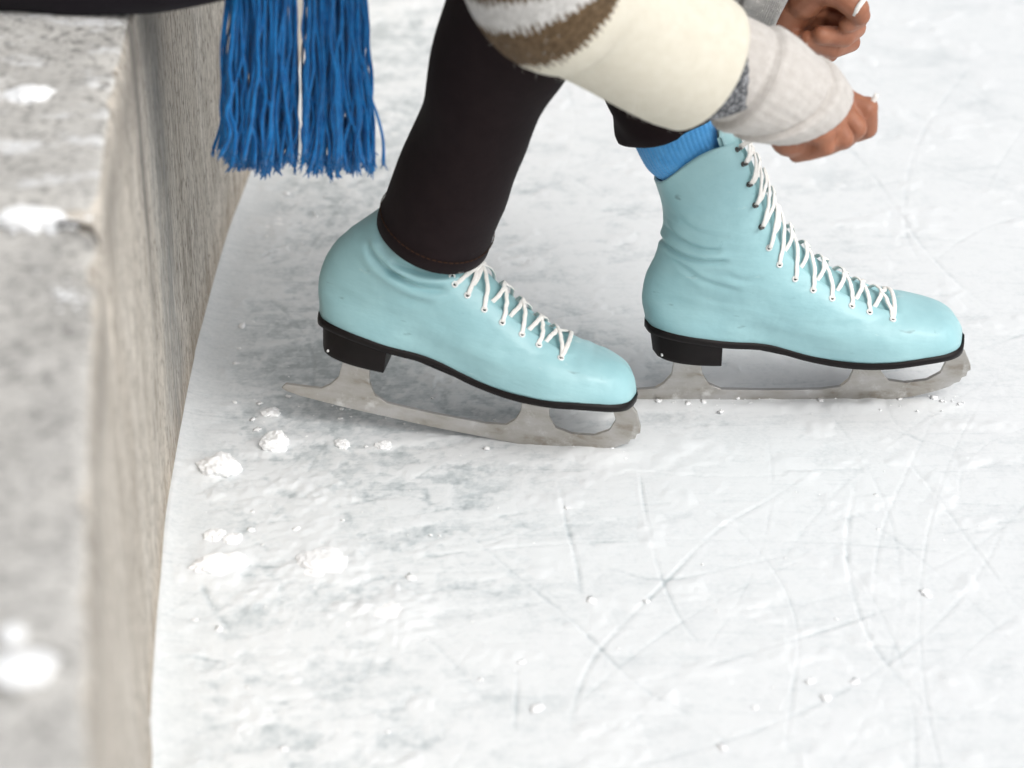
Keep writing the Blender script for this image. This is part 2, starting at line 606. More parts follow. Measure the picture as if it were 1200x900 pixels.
# ------------------------------------------------------------------ ice
SCR = [  # skate cuts traced on the ice: pixel polylines, width (m), depth
    ([(520, 600), (600, 670), (673, 730), (747, 803), (827, 850), (873, 897)], .0035, 1.0),
    ([(973, 537), (907, 583), (840, 623), (780, 683), (733, 730), (693, 777), (673, 830), (667, 870)], .004, 1.0),
    ([(747, 537), (757, 603), (773, 670), (800, 730), (837, 773)], .003, .8),
    ([(653, 557), (663, 610), (675, 657), (683, 707)], .004, .9),
    ([(1003, 563), (993, 630), (997, 683), (1020, 750), (1067, 810), (1127, 863)], .004, .8),
    ([(700, 663), (773, 680), (853, 667), (927, 650)], .004, .8),
    ([(700, 803), (773, 797), (867, 770), (987, 733), (1080, 700)], .004, .8),
    ([(933, 777), (928, 820), (920, 877)], .003, .6),
    ([(607, 780), (605, 830), (603, 870)], .003, .6),
    ([(235, 680), (250, 712), (272, 740)], .006, 1.5),
    ([(192, 775), (230, 772), (268, 778)], .005, 1.0),
    ([(400, 705), (470, 700), (540, 690), (600, 700)], .004, .6),
    ([(560, 560), (700, 552), (860, 560), (1000, 550)], .003, .5),
    ([(1040, 520), (1080, 560), (1140, 640), (1200, 720)], .003, .6),
    ([(900, 560), (1000, 600), (1120, 690), (1200, 770)], .003, .5),
    ([(1100, 480), (1060, 560), (1030, 640), (1020, 760)], .003, .4),
    ([(640, 190), (760, 260), (860, 290)], .004, .4),
    ([(930, 120), (1010, 190), (1090, 300), (1180, 380)], .005, .5),
    ([(1150, 60), (1080, 160), (1060, 260), (1090, 330)], .005, .5),
    ([(1010, 220), (1100, 210), (1190, 225)], .005, .5),
    ([(600, 320), (660, 300), (740, 305)], .004, .5),
    ([(330, 340), (400, 240), (440, 205)], .004, .4),
]

def build_ice():
    def axis(fine0, fine1, step, lo, hi):
        a = list(np.arange(fine0, fine1, step))
        s, x, L = step, fine0, []
        while x > lo:
            s *= 1.35; x -= s; L.append(max(x, lo))
        s, x, R = step, a[-1], []
        while x < hi:
            s *= 1.35; x += s; R.append(min(x, hi))
        return np.array(L[::-1] + a + R)
    xs = axis(-.32, .64, .0015, -60, 60)
    ys = axis(1.22, 2.8, .0021, -60, 90)
    X, Y = np.meshgrid(xs, ys)
    d = X - wall_x(Y)                      # metres from the wall
    inside = (np.abs(X) < 3) & (np.abs(Y) < 6)
    # swept and skated snow: bare grey ice in a strip beside the wall under the skates, packed snow elsewhere
    bare = np.exp(-((X + .13) / .17) ** 2) * sstep(1.15, 1.75, Y) * .75
    bare = np.maximum(bare, .30 * np.exp(-((X - .05) / .30) ** 2) * sstep(1.85, 2.1, Y) * sstep(2.7, 2.2, Y))
    bare = np.maximum(bare, .48 * np.exp(-((X + .15) / .17) ** 2) * sstep(2.5, 1.2, Y))
    bare += .42 * np.exp(-((X + .02) / .22) ** 2 - ((Y - 1.83) / .09) ** 2)
    bare *= sstep(.0, .035, d) * .75 + .25
    pat = vfbm(X * 9 + 1.7 * Y, Y * 11, 5, 1, .58)
    pat2 = vfbm((X * .96 + Y * .28) * 10, (Y * .96 - X * .28) * 46, 4, 5, .6)
    pat3 = vfbm((X * .8 - Y * .6) * 12, (Y * .8 + X * .6) * 60, 4, 9, .6)
    powder = vfbm(X * 17 + 3 * pat, Y * 21 + 2 * pat, 6, 4, .66)
    smear = vfbm((X * .98 + Y * .2) * 13, (Y * .98 - X * .2) * 52, 5, 10, .64)
    pw = sstep(.47, .62, .55 * powder + .45 * smear + .16 * (1 - 1.5 * bare))
    bare = np.clip(bare, 0, 1)
    snow = (.30 + .62 * pw) * bare + (.74 + .22 * pw) * (1 - bare)
    snow += (pat - .5) * .32 + (pat2 - .5) * .26 + (pat3 - .5) * .26
    grit = vfbm(X * 120, Y * 120, 3, 3, .6)
    flake = sstep(.57, .66, vfbm(X * 62 + 4 * pat, Y * 58, 3, 13, .6)) * np.clip(bare * 2.2, .0, 1) * (d > .02)
    flake2 = sstep(.60, .67, vfbm(X * 150, Y * 140, 2, 2, .6)) * np.clip(bare * 2.0, .05, 1)
    dark = sstep(.43, .33, vfbm(X * 85, Y * 95, 3, 6, .6)) * np.clip(bare * 2.0, .05, 1)
    snow0 = snow.copy()
    snow += .34 * flake + .26 * flake2 - .30 * dark
    snow += (grit - .5) * .75 * np.clip(bare * 1.6, .22, 1)
    rim = np.exp(-np.clip(d, 0, None) / .020) * (d > -.05) + .55 * sstep(.045, .03, d + (vnoise(X * 14, Y * 14, 2) - .5) * .02)
    snow = snow * (1 - np.clip(rim, 0, 1)) + .78 * np.clip(rim, 0, 1)
    z = (sstep(.35, .95, snow0) * .0008) + (grit - .5) * .0005 * sstep(.3, .8, snow) + (pat - .5) * .0006
    z += .00022 * flake + .00010 * flake2
    lump = vfbm(X * 34, Y * 34, 3, 11, .55)
    z += np.clip(lump - .62, 0, 1) * .005 * sstep(.45, .9, snow)
    snow += sstep(.60, .70, lump) * .35 * (d > .05)
    # cuts
    flat = np.stack([X, Y], -1)
    def cut(P, wid, dep):
        nonlocal z, snow
        P = np.asarray(P)[:, :2]
        m = (X > P[:, 0].min() - .02) & (X < P[:, 0].max() + .02) & (Y > P[:, 1].min() - .02) & (Y < P[:, 1].max() + .02)
        idx = np.argwhere(m)
        if not len(idx): return
        pts = flat[m]
        best = np.full(len(pts), 9.)
        sidev = np.zeros(len(pts)); tt = np.zeros(len(pts))
        for i in range(len(P) - 1):
            a, b = P[i], P[i + 1]
            ab = b - a; L2 = (ab ** 2).sum() + 1e-12
            t = np.clip(((pts - a) @ ab) / L2, 0, 1)
            q = a + t[:, None] * ab
            dd = np.linalg.norm(pts - q, axis=1)
            k = dd < best
            best[k] = dd[k]
            cr = (pts[:, 0] - a[0]) * ab[1] - (pts[:, 1] - a[1]) * ab[0]
            sidev[k] = np.sign(cr[k]); tt[k] = ((i + t[k]) / (len(P) - 1))
        fade = np.clip(np.minimum(tt, 1 - tt) * 5, 0, 1) * (.55 + .9 * (vnoise(pts[:, 0] * 40, pts[:, 1] * 40, 6) - .3))
        g = np.exp(-(best / wid) ** 2) * fade
        r = np.exp(-((best - 2.2 * wid) / (1.3 * wid)) ** 2) * fade * np.where(sidev > 0, 1, .35)
        z[m] += dep * (-.0005 * g + .0001 * r)
        snow[m] += dep * (-.40 * g + .08 * r)
    for px, wid, dep in SCR:
        cut(spline([on(u, v) for u, v in px], 40), wid * .42, dep * 1.5)
    rr = random.Random(4)
    for k in range(110):
        cx, cy = rr.uniform(-.25, .62), rr.uniform(1.25, 2.8)
        a = rr.uniform(-1.5, 1.5) if rr.random() < .5 else rr.gauss(.1, .4); L = rr.uniform(.12, .85); bend = rr.uniform(-.9, .9)
        P = []
        for t in np.linspace(-.5, .5, 22):
            aa = a + bend * t
            P.append((cx + math.cos(aa) * L * t, cy + math.sin(aa) * L * t))
        cut(P, rr.uniform(.0009, .0018), rr.uniform(.3, .95))
    z += .006 * np.exp(-np.clip(d, 0, None) / .012) * inside
    z = np.where(inside, z, 0.0)
    # the snow ploughed up by the blades
    for (u, v, a, b, h) in ((560, 516, .10, .010, .0015), (700, 533, .035, .012, .003), (905, 476, .14, .010, .0015), (1020, 475, .05, .012, .002)):
        q = on(u, v)
        e = np.exp(-((X - q[0]) / a) ** 2 - ((Y - q[1]) / b) ** 2) * (.5 + vnoise(X * 90, Y * 90, 8))
        z += h * e; snow += .5 * e
    # loose powder round the lumps
    for (u, v, rad) in ((323, 523, .02), (256, 553, .028), (258, 666, .034), (376, 662, .036), (456, 719, .036), (318, 488, .012), (325, 267, .022), (401, 523, .012), (290, 580, .03), (360, 570, .03), (300, 700, .02)):
        q = on(u, v)
        dd = np.sqrt(((X - q[0]) / rad) ** 2 + ((Y - q[1]) / (rad * 1.15)) ** 2)
        e = sstep(1.25, .25, dd + (vfbm(X * 60, Y * 60, 4, 7, .6) - .5) * 1.6)
        snow += .55 * e; z += .0016 * e * (.4 + vnoise(X * 150, Y * 150, 3))
    V = np.stack([X, Y, z], -1).reshape(-1, 3)
    nr, nt = X.shape
    ii = np.arange(nr * nt).reshape(nr, nt)
    F = np.stack([ii[:-1, :-1], ii[:-1, 1:], ii[1:, 1:], ii[1:, :-1]], -1).reshape(-1, 4)
    me = bpy.data.meshes.new('ice')
    me.vertices.add(len(V)); me.vertices.foreach_set('co', V.astype(np.float32).ravel())
    me.loops.add(F.size); me.loops.foreach_set('vertex_index', F.astype(np.int32).ravel())
    me.polygons.add(len(F)); me.polygons.foreach_set('loop_start', np.arange(0, F.size, 4, dtype=np.int32))
    me.polygons.foreach_set('use_smooth', np.ones(len(F), bool))
    at_ = me.attributes.new('snow', 'FLOAT', 'POINT')
    at_.data.foreach_set('value', np.clip(snow, 0, 1.3).astype(np.float32).ravel())
    me.materials.append(M['ice'])
    me.update(); me.validate()
    o = bpy.data.objects.new('ice', me)
    COL.objects.link(o)
    o['kind'] = 'structure'
    return o
build_ice()

# ------------------------------------------------------------------ concrete rink wall: two cast blocks with an open joint
def build_wall():
    root = empty('concrete_wall', (float(wall_x(1.5)) - .3, 1.5, 0))
    tag(root, 'low curved grey concrete rink wall running along the left edge of the ice', 'wall')
    inv = Matrix.Translation(-root.location)
    JY = 1.315
    def block(y0, y1, h, proud, seed, corner=False):
        ny = max(8, int((min(y1, 3.2) - max(y0, .5)) / .006))
        ysd = np.linspace(y0, y1, ny)
        # profile: (inward distance from the face line, height); rounded arris
        R = .009
        prof = [(0, zz) for zz in np.r_[-.04, np.linspace(.0, h - R, 46)]]
        for q in np.linspace(0, np.pi / 2, 9)[1:]:
            prof.append((R - R * math.cos(q), h - R + R * math.sin(q)))
        nface = len(prof)
        for dd in np.r_[np.linspace(.02, .42, 70), np.linspace(.46, 1.2, 12)]:
            prof.append((dd, h))
        prof = np.array(prof)
        npf = len(prof)
        V = np.zeros((ny, npf, 3)); UV = np.zeros((ny, npf, 2))
        for i, y in enumerate(ysd):
            e = min(i, ny - 1 - i)
            xw = float(wall_x(y)) + proud
            s = 1e-4
            dx = float(wall_x(y + s) - wall_x(y - s)) / (2 * s)
            nrm = np.array([-1, dx]) / math.hypot(1, dx)      # inward
            V[i, :, 0] = xw + prof[:, 0] * nrm[0]
            V[i, :, 1] = y + prof[:, 0] * nrm[1] * .0
            V[i, :, 2] = prof[:, 1]
            UV[i, :, 0] = y; UV[i, :, 1] = prof[:, 1]
        # unevenness
        Yg = V[:, :, 1]
        k = (prof[:, 0] < .03)[None, :]
        dsp = (vfbm(Yg * 6 + seed, V[:, :, 2] * 5 + 3 * V[:, :, 0], 3, seed) - .5) * .008
        wear = np.exp(-((prof[:, 1] - h + .004) / .010) ** 2)[None, :] * (prof[:, 0] < .02)[None, :]
        chip = np.clip(vfbm(Yg * 38, V[:, :, 2] * 20, 3, seed + 4) - .55, 0, 1) * .03 * wear
        V[:, :, 0] += np.where(k, dsp * .5, 0) - chip
        V[:, :, 2] -= chip + np.where(prof[:, 1][None, :] > h - .001, (vfbm(Yg * 26, V[:, :, 0] * 26, 4, seed + 2) - .5) * .006, 0)
        # soften the ends at the joint
        for jy, idx in ((y0, 0), (y1, -1)):
            dj = np.abs(ysd - jy)[:, None]
            rnd = np.clip(1 - dj / .012, 0, 1) ** 2
            V[:, :, 0] -= rnd * .006 * (prof[:, 0] < .02)[None, :]
            V[:, :, 2] -= rnd * .006 * (prof[:, 1] > h - .02)[None, :]
        if corner:
            dj = (y1 - ysd)[:, None]
            pull = .026 * np.exp(-prof[:, 0] / .022)[None, :] * np.exp(-dj / .03) * sstep(.25, .40, prof[:, 1])[None, :]
            V[:, :, 1] -= pull
        F = []
        for i in range(ny - 1):
            for j in range(npf - 1):
                F.append((i * npf + j, (i + 1) * npf + j, (i + 1) * npf + j + 1, i * npf + j + 1))
        VV = V.reshape(-1, 3).tolist(); UU = UV.reshape(-1, 2).tolist()
        # ends and back as fans to the back-bottom corner
        for i, rev in ((0, False), (ny - 1, True)):
            c = len(VV); VV.append([V[i, -1, 0], V[i, -1, 1], -.04]); UU.append([ysd[i], 0])
            for j in range(npf - 1):
                f = (i * npf + j, i * npf + j + 1, c)
                F.append(f[::-1] if rev else f)
        c0, c1 = len(VV) - 2, len(VV) - 1
        F.append((npf - 1, (ny - 1) * npf + npf - 1, c1, c0))
        VV = np.array(VV) - np.array(root.location)
        o = mesh_obj('block', VV, F, M['cface'], root, True, UU)
        o.data.materials.append(M['ctop'])
        mi = np.zeros(len(F), int)
        q = 0
        for i in range(ny - 1):
            for j in range(npf - 1):
                if j >= nface - 5: mi[q] = 1
                q += 1
        o.data.polygons.foreach_set('material_index', mi)
        return o
    a = block(.1, JY, WALL_H - .002, .001, 2, True)
    b = block(JY + .008, 5.0, WALL_H + .004, -.001, 5)
    a['label'] = 'nearer concrete block of the wall'
    b['label'] = 'farther concrete block with dark damp stains down its face'
    return root
build_wall()

# ------------------------------------------------------------------ figure skates
FY = 1.782      # plane of the far skate
FX = .1133
def tr(u, v, w=0.0):
    """traced outline point of the far skate, in skate coordinates (x forward, z up); w = half width where the outline lies on the near side"""
    p = at(u, v, FY - w)
    return np.array([p[0] - FX, p[2]])

def interp_curve(pts, n):
    P = spline(np.array(pts), n)
    return P

SOLE_W = [(.0, .0), (.012, .0120), (.035, .0190), (.07, .0245), (.14, .0295), (.25, .0300), (.38, .0285), (.5, .032), (.62, .039), (.74, .0435), (.84, .0415), (.92, .0355), (.965, .0275), (.988, .0165), (1.0, .0)]
def smooth_interp(x, tab):
    t = np.array(tab)
    P = spline(t, 200)
    return np.interp(x, P[:, 0], P[:, 1])

X0, X1 = tr(757, 380)[0], tr(1127, 398)[0]
SOLE_Z_T = [(757, 373, 0), (780, 387, .0225), (815, 394, .029), (850, 399, .030), (900, 405, .031), (950, 420, .036), (1000, 429, .043), (1040, 427, .043), (1080, 420, .038), (1110, 410, .024), (1127, 399, 0)]
_sz = np.array([tr(u, v, w) for u, v, w in SOLE_Z_T])
_sz[0, 1] = _sz[1, 1] - .0005
_sz[-1, 1] = _sz[-2, 1] - .0005
_sz[:, 1] += np.array([0, 0, 0, 0, .001, .002, .003, .003, .003, .003, .003])
def sole_z(x):
    return np.interp(x, *interp_curve(_sz, 120).T)

BACK = [(757, 370), (754, 348), (758, 320), (770, 295), (777, 272), (778, 245), (774, 225), (768, 207)]
FRONT = [(1127, 396), (1127, 381), (1118, 367), (1097, 358), (1066, 352), (1036, 344), (1000, 327), (962, 303), (932, 275), (908, 238), (893, 205), (880, 178), (866, 157)]
NS, NTH = 110, 120
_B = interp_curve([tr(*p) for p in BACK], NS)
_F = interp_curve([tr(*p) for p in FRONT], NS)
_B[0, 1] = sole_z(_B[0, 0]); _F[0, 1] = sole_z(_F[0, 0])

def boot_surface():
    """grid of points P[s, theta]; theta = 0 front, near side (towards -y) for 0<theta<pi"""
    th = np.linspace(0, 2 * np.pi, NTH, endpoint=False)
    # concentrate points near the front throat
    th = th - .35 * np.sin(th) * .6
    P = np.zeros((NS, NTH, 3))
    for i in range(NS):
        s = i / (NS - 1)
        u = (1 - np.cos(th)) / 2            # 0 front .. 1 back
        u = 1 - u                           # 1 front .. 0 back
        x = _B[i, 0] + (_F[i, 0] - _B[i, 0]) * u
        zl = _B[i, 1] + (_F[i, 1] - _B[i, 1]) * u
        # sag to the sole curve low down
        xs = X0 + (X1 - X0) * u
        lin0 = _B[0, 1] + (_F[0, 1] - _B[0, 1]) * u
        sag = (sole_z(xs) - lin0) * (1 - s) ** 2.2
        z = zl + sag
        z += .016 * np.sin(np.pi * u) ** 1.0 * sstep(.72, 1.0, s)          # collar rises at the sides
        # half width
        w0 = smooth_interp(u, SOLE_W)
        bulge = 1 + .10 * math.sin(min(1, s / .35) * math.pi)
        wl = max(.0, 1)
        WS = np.interp(s, [0, .12, .25, .4, .52, .65, .8, 1.0], [.041, .0425, .041, .037, .034, .0325, .0335, .036])
        el = (np.clip(4 * u * (1 - u), 0, 1)) ** np.interp(s, [0, .4, .7, 1], [.5, .5, .46, .44]) * WS
        # foot slices are wide at the ball, narrow towards the heel
        ft = np.interp(u, [0, .25, .5, .8, 1], [.80, .80, .84, 1.0, 1.0])
        el = el * (ft * (1 - sstep(.25, .6, s)) + sstep(.25, .6, s))
        k = sstep(0, .22, s)
        w = w0 * bulge * (1 - k) + el * k
        y = -np.sign(np.sin(th)) * w
        P[i, :, 0], P[i, :, 1], P[i, :, 2] = x, y, z
    return th, P
TH, PB = boot_surface()

def psurf(P, s, th):
    """sample the boot grid at (s in 0..1, theta)"""
    i = s * (NS - 1); i0 = int(min(max(math.floor(i), 0), NS - 2)); fi = i - i0
    t = (th % (2 * math.pi))
    tt = np.r_[TH, TH[0] + 2 * np.pi]
    if t < TH[0]: t += 2 * math.pi
    j0 = int(np.searchsorted(tt, t) - 1); j0 = min(max(j0, 0), NTH - 1)
    fj = (t - tt[j0]) / (tt[j0 + 1] - tt[j0])
    j1 = (j0 + 1) % NTH
    a = P[i0, j0] * (1 - fj) + P[i0, j1] * fj
    b = P[i0 + 1, j0] * (1 - fj) + P[i0 + 1, j1] * fj
    return a * (1 - fi) + b * fi

def pnorm(P, s, th):
    e = .01
    a = psurf(P, min(s + e, 1), th) - psurf(P, max(s - e, 0), th)
    b = psurf(P, s, th + .06) - psurf(P, s, th - .06)
    n = np.cross(b, a)
    n /= np.linalg.norm(n) + 1e-12
    c = psurf(P, s, 0) * .5 + psurf(P, s, math.pi) * .5
    if np.dot(n, psurf(P, s, th) - c) < 0: n = -n
    return n

EYE_PX = [(1045.7, 373.3), (1022, 364.4), (998.4, 355.5), (976, 346.7), (952.7, 336.5), (931.6, 324.7), (913.5, 308.2), (900.4, 288.4),
          (892.3, 264.7), (884.7, 239.4), (877.6, 214.9), (868.7, 189.5), (863.6, 171)]
def project(p):
    d = p[1] * cp - (p[2] - CAM_H) * sp
    up = p[1] * sp + (p[2] - CAM_H) * cp
    return np.array([600 + FPX * p[0] / d, 450 - FPX * up / d])

def find_eyelets():
    W = PB + np.array([FX, FY, 0])
    res = []
    d = W[..., 1] * cp - (W[..., 2] - CAM_H) * sp
    up = W[..., 1] * sp + (W[..., 2] - CAM_H) * cp
    U = 600 + FPX * W[..., 0] / d; V = 450 - FPX * up / d
    ok = (TH > .05) & (TH < 2.0)
    for (u, v) in EYE_PX:
        e = (U - u) ** 2 + (V - v) ** 2 + np.where(ok[None, :], 0, 1e9)
        i, j = np.unravel_index(np.argmin(e), e.shape)
        res.append((i / (NS - 1), TH[j]))
    # smooth the row
    s = np.array([r[0] for r in res]); t = np.array([r[1] for r in res])
    t2 = np.convolve(np.r_[t[0], t, t[-1]], [.25, .5, .25], 'valid')
    return [(min(a, .985), b) for a, b in zip(s, t2)]
EYES = find_eyelets()
_es = np.array([e[0] for e in EYES]); _et = np.array([e[1] for e in EYES])

def throat(s):
    """half angle of the lacing gap at slice s"""
    return np.interp(s, _es, _et) * .62

def crease_disp(P, creases, seed):
    """wrinkles of the leather: list of (x0,z0,x1,z1,depth,width) in skate coordinates"""
    D = np.zeros(P.shape[:2])
    x, z = P[..., 0], P[..., 2] 
    zz = z * 1.0
    for (u0, v0, u1, v1, dep, wid) in creases:
        a, b = np.array([u0, v0]), np.array([u1, v1])
        ab = b - a; L2 = (ab ** 2).sum()
        t = ((x - a[0]) * ab[0] + (zz - a[1]) * ab[1]) / L2
        tc = np.clip(t, 0, 1)
        bend = .004 * np.sin(np.pi * tc)
        dx, dz = x - (a[0] + ab[0] * tc), zz - (a[1] + ab[1] * tc) + bend
        sd = (dx * -ab[1] + dz * ab[0]) / math.sqrt(L2)
        ds = np.sqrt(dx * dx + dz * dz)
        fade = np.exp(-(np.clip(np.abs(t - .5) - .38, 0, 9) / .16) ** 2)
        D += fade * (-dep * np.exp(-(ds / wid) ** 2) + .75 * dep * np.exp(-((sd - 1.9 * wid) / (1.4 * wid)) ** 2) * (np.abs(t - .5) < .75)
                     + .35 * dep * np.exp(-((sd + 1.9 * wid) / (1.4 * wid)) ** 2) * (np.abs(t - .5) < .75))
    n3 = np.array([mnoise.fractal(Vector((p[0] * 30 + seed, p[1] * 30, p[2] * 42)), 1, 2, 3) for p in P.reshape(-1, 3)]).reshape(D.shape)
    D += n3 * .0007
    return D

def grid_normals(P):
    a = np.gradient(P, axis=0)
    b = np.roll(P, -1, axis=1) - np.roll(P, 1, axis=1)
    n = np.cross(b, a)
    n /= np.linalg.norm(n, axis=2, keepdims=True) + 1e-12
    c = P.mean(axis=1, keepdims=True)
    sgn = np.sign(np.mean(np.sum(n * (P - c), axis=2)))
    return n * sgn

BLADE_OUT = [(723, 460), (727, 455), (745, 454), (768, 452), (778, 446), (787, 436), (790, 418), (821, 418), (823, 435), (830, 447), (845, 453), (900, 454), (960, 453),
             (984, 450), (994, 442), (999, 432), (1000, 418), (1031, 418), (1032, 432), (1040, 442), (1060, 445), (1085, 442), (1102, 433), (1108, 421), (1103, 410), (1106, 400), (1122, 400), (1131, 409),
             (1137, 424), (1137, 430), (1133.5, 431.5), (1132, 437), (1127, 438.5), (1124.5, 443.5), (1118, 445.5), (1113, 449), (1095, 455), (1070, 461), (1040, 465), (1000, 467.5), (900, 468.5), (800, 467), (745, 464.5), (730, 462.5)]

def bend_shaft(P, amount):
    """lean the boot shaft forward round the ankle"""
    if not amount: return P.copy()
    Q = P.copy()
    px, pz = .050, .128
    a = amount * sstep(.105, .185, P[..., 2] - .25 * (P[..., 0] - px))* sstep(.16, .09, P[..., 0])
    dx, dz = P[..., 0] - px, P[..., 2] - pz
    Q[..., 0] = px + dx * np.cos(a) + dz * np.sin(a)
    Q[..., 2] = pz - dx * np.sin(a) + dz * np.cos(a)
    return Q

PB0 = PB
def build_skate(label, loc, yaw, pitch, creases, seed, lace_top, n_loose, bend=0.0, roll=0.0):
    PB = bend_shaft(PB0, bend)
    root = empty('ice_skate', loc)
    root.rotation_mode = 'XYZ'
    root.rotation_euler = (roll, pitch, yaw)
    tag(root, label, 'ice skate', 'pair of turquoise figure skates')
    P = PB.copy()
    N = grid_normals(P)
    D = crease_disp(P, creases, seed)
    S = (np.arange(NS) / (NS - 1))[:, None]
    ang = np.where(TH > np.pi, TH - 2 * np.pi, TH)[None, :]
    gap = throat(S)
    in_throat = (S > _es[0] - .025)
    edge = sstep(1.0, 1.18, np.abs(ang) / gap)
    xe = psurf(PB0, *EYES[0])[0]
    xm = sstep(xe + .010, xe + .001, PB0[..., 0])
    D += np.where(in_throat, (edge - 1) * .0026 * xm, 0)
    # heel counter and back seam
    D += .0010 * np.exp(-((np.abs(ang) - np.pi) / .13) ** 2)
    P = P + N * D[..., None]
    # outer leather
    V = P.reshape(-1, 3)
    F = grid_faces(NS, NTH)
    nfo = len(F)
    VV = V.tolist()
    # rolled collar and lining inside
    cen = P[-1].mean(axis=0)
    rings = []
    for q, (dr, dz) in enumerate(((.0012, .0012), (.0032, .0012), (.0046, -.0008), (.0058, -.008), (.0060, -.03))):
        if q < 3:
            ring = P[-1] - N[-1] * np.array([1, 1, 0]) * dr
            ring[:, 2] = P[-1][:, 2] + dz
        else:
            k = NS - (4 if q == 3 else 12)
            ring = P[k] - N[k] * .0052
        rings.append(ring)
    for q, ring in enumerate(rings):
        o = len(VV); VV += ring.tolist()
        prev = (NS - 1) * NTH if q == 0 else o - NTH
        for j in range(NTH):
            k = (j + 1) % NTH
            F.append((prev + j, prev + k, o + k, o + j))
    boot = mesh_obj('boot', VV, F, M['leather'], root)
    boot.data.materials.append(M['tongue'])
    boot.data.materials.append(M['lining'])
    mi = np.zeros(len(F), int)
    for i in range(NS - 1):
        s = (i + .5) / (NS - 1)
        if s > _es[0] - .012:
            for j in range(NTH):
                a = ang[0, j]
                if abs(a) < float(throat(s)) and PB0[i, j, 0] < xe + .004:
                    mi[i * NTH + j] = 1
    mi[nfo + 3 * NTH:] = 2
    boot.data.polygons.foreach_set('material_index', mi)
    # tongue tip standing above the collar
    tp = []
    for q, (ds, lift) in enumerate(((.93, 0), (.97, .0), (1.0, .004), (1.0, .013), (1.0, .021), (1.0, .026))):
        row = []
        for a in np.linspace(-.85, .85, 13):
            p = psurf(PB, min(ds, 1.0), a)
            n = pnorm(PB, min(ds, .98), a)
            cut = (1 - (abs(a) / .95) ** 4)
            base = p - n * .003 + np.array([-.35, 0, 1.0]) * lift * max(.0, cut)
            row.append(base)
        tp.append(row)
    tp = np.array(tp)
    nin = tp - np.array([[.0035, 0, .0005]])
    VV = np.vstack([tp.reshape(-1, 3), nin.reshape(-1, 3)])
    nr, nt = tp.shape[:2]
    F = grid_faces(nr, nt, False) + [f[::-1] for f in grid_faces(nr, nt, False, nr * nt)]
    for j in range(nt - 1):
        o = (nr - 1) * nt
        F.append((o + j, o + j + 1, nr * nt + o + j + 1, nr * nt + o + j))
    for i in range(nr - 1):
        for j in (0, nt - 1):
            F.append((i * nt + j, (i + 1) * nt + j, nr * nt + (i + 1) * nt + j, nr * nt + i * nt + j))
    mesh_obj('tongue', VV, F, M['leather'], root)
    # sole: thin black welt following the sole line
    us = (1 - np.cos(np.linspace(0, np.pi, 60))) / 2
    xs = X0 + (X1 - X0) * us
    w = smooth_interp(us, SOLE_W) + .0016
    xs2 = xs + (us - .5) * .003
    top = np.stack([xs2, -w, sole_z(xs) + .0012], 1)
    rings = []
    for dw, dz in ((-.004, .001), (0, .0005), (.0004, -.002), (-.0004, -.0052), (-.004, -.0058)):
        near = np.stack([xs2, -(np.clip(w + dw, .0, 1)), sole_z(xs) + dz], 1)
        far = near[::-1] * [1, -1, 1]
        rings.append(np.vstack([near, far[1:-1]]))
    R = np.array(rings)
    n2 = R.shape[1]
    F = grid_faces(len(R), n2)
    F.append(tuple(range(n2))); F.append(tuple(reversed([(len(R) - 1) * n2 + j for j in range(n2)])))
    mesh_obj('sole', R.reshape(-1, 3), F, M['black'], root)
    # heel block
    hx0, hx1 = tr(766, 427, .02)[0], tr(846, 427, .03)[0]
    hz = tr(810, 428, .03)[1]
    rings = []
    for k, zf in enumerate(np.linspace(0, 1, 9)):
        loop = []
        for t in np.linspace(0, 1, 26):
            q = np.sin(t * np.pi / 2)
            x = hx0 + (hx1 - hx0) * q
            x = x + (1 - zf) * .0 + zf * (-.0035) * (1 - q)
            wv = (.0300 - .002 * (1 - zf)) * (1 - (1 - q) ** 2.6) ** .5 if q < 1 else .0300 - .002 * (1 - zf)
            zt = float(sole_z(x)) - .0045
            zb = hz
            loop.append((x, -wv, zb + (zt - zb) * zf))
        loop += [(a, -b, c) for a, b, c in loop[::-1]]
        rings.append(loop)
    R = np.array(rings)
    low = R[0].copy(); c = low.mean(axis=0)
    low2 = c + (low - c) * [.96, .95, 1]; low2[:, 2] -= .0012
    R = np.vstack([low2[None], R])
    n2 = R.shape[1]
    F = grid_faces(len(R), n2)
    F.append(tuple(range(n2))[::-1]); F.append(tuple((len(R) - 1) * n2 + j for j in range(n2)))
    heel = mesh_obj('heel', R.reshape(-1, 3), F, M['black'], root)
    heel.data.polygons.foreach_set('use_smooth', [True] * (len(F) - 2) + [False] * 2)
    m = heel.modifiers.new('e', 'EDGE_SPLIT'); m.split_angle = math.radians(50)
    for sx in (.007,):
        b = MB()
        x = hx0 + sx
        wv = .0300 * (1 - (1 - (x - hx0) / (hx1 - hx0)) ** 2.6) ** .5
        b.tube([(x, -wv * .97 - .0022, hz + .004), (x, -wv * .8, hz + .004)], .0010, 8, up=(0, 0, 1))
        b.build('heel_nail', M['eyelet'], heel)
    # blade: plate cut out of steel
    out = np.array([tr(u, v) for u, v in BLADE_OUT])
    bm = bmesh.new()
    vs = [bm.verts.new((x, -.0021, z)) for x, z in out]
    f = bm.faces.new(vs)
    ret = bmesh.ops.extrude_face_region(bm, geom=[f])
    bmesh.ops.translate(bm, verts=[g for g in ret['geom'] if isinstance(g, bmesh.types.BMVert)], vec=(0, .0042, 0))
    bmesh.ops.recalc_face_normals(bm, faces=bm.faces)
    bmesh.ops.triangulate(bm, faces=bm.faces, ngon_method='EAR_CLIP')
    me = bpy.data.meshes.new('blade'); bm.to_mesh(me); bm.free(); me.materials.append(M['blade'])
    bl = bpy.data.objects.new('blade', me); COL.objects.link(bl); bl.parent = root
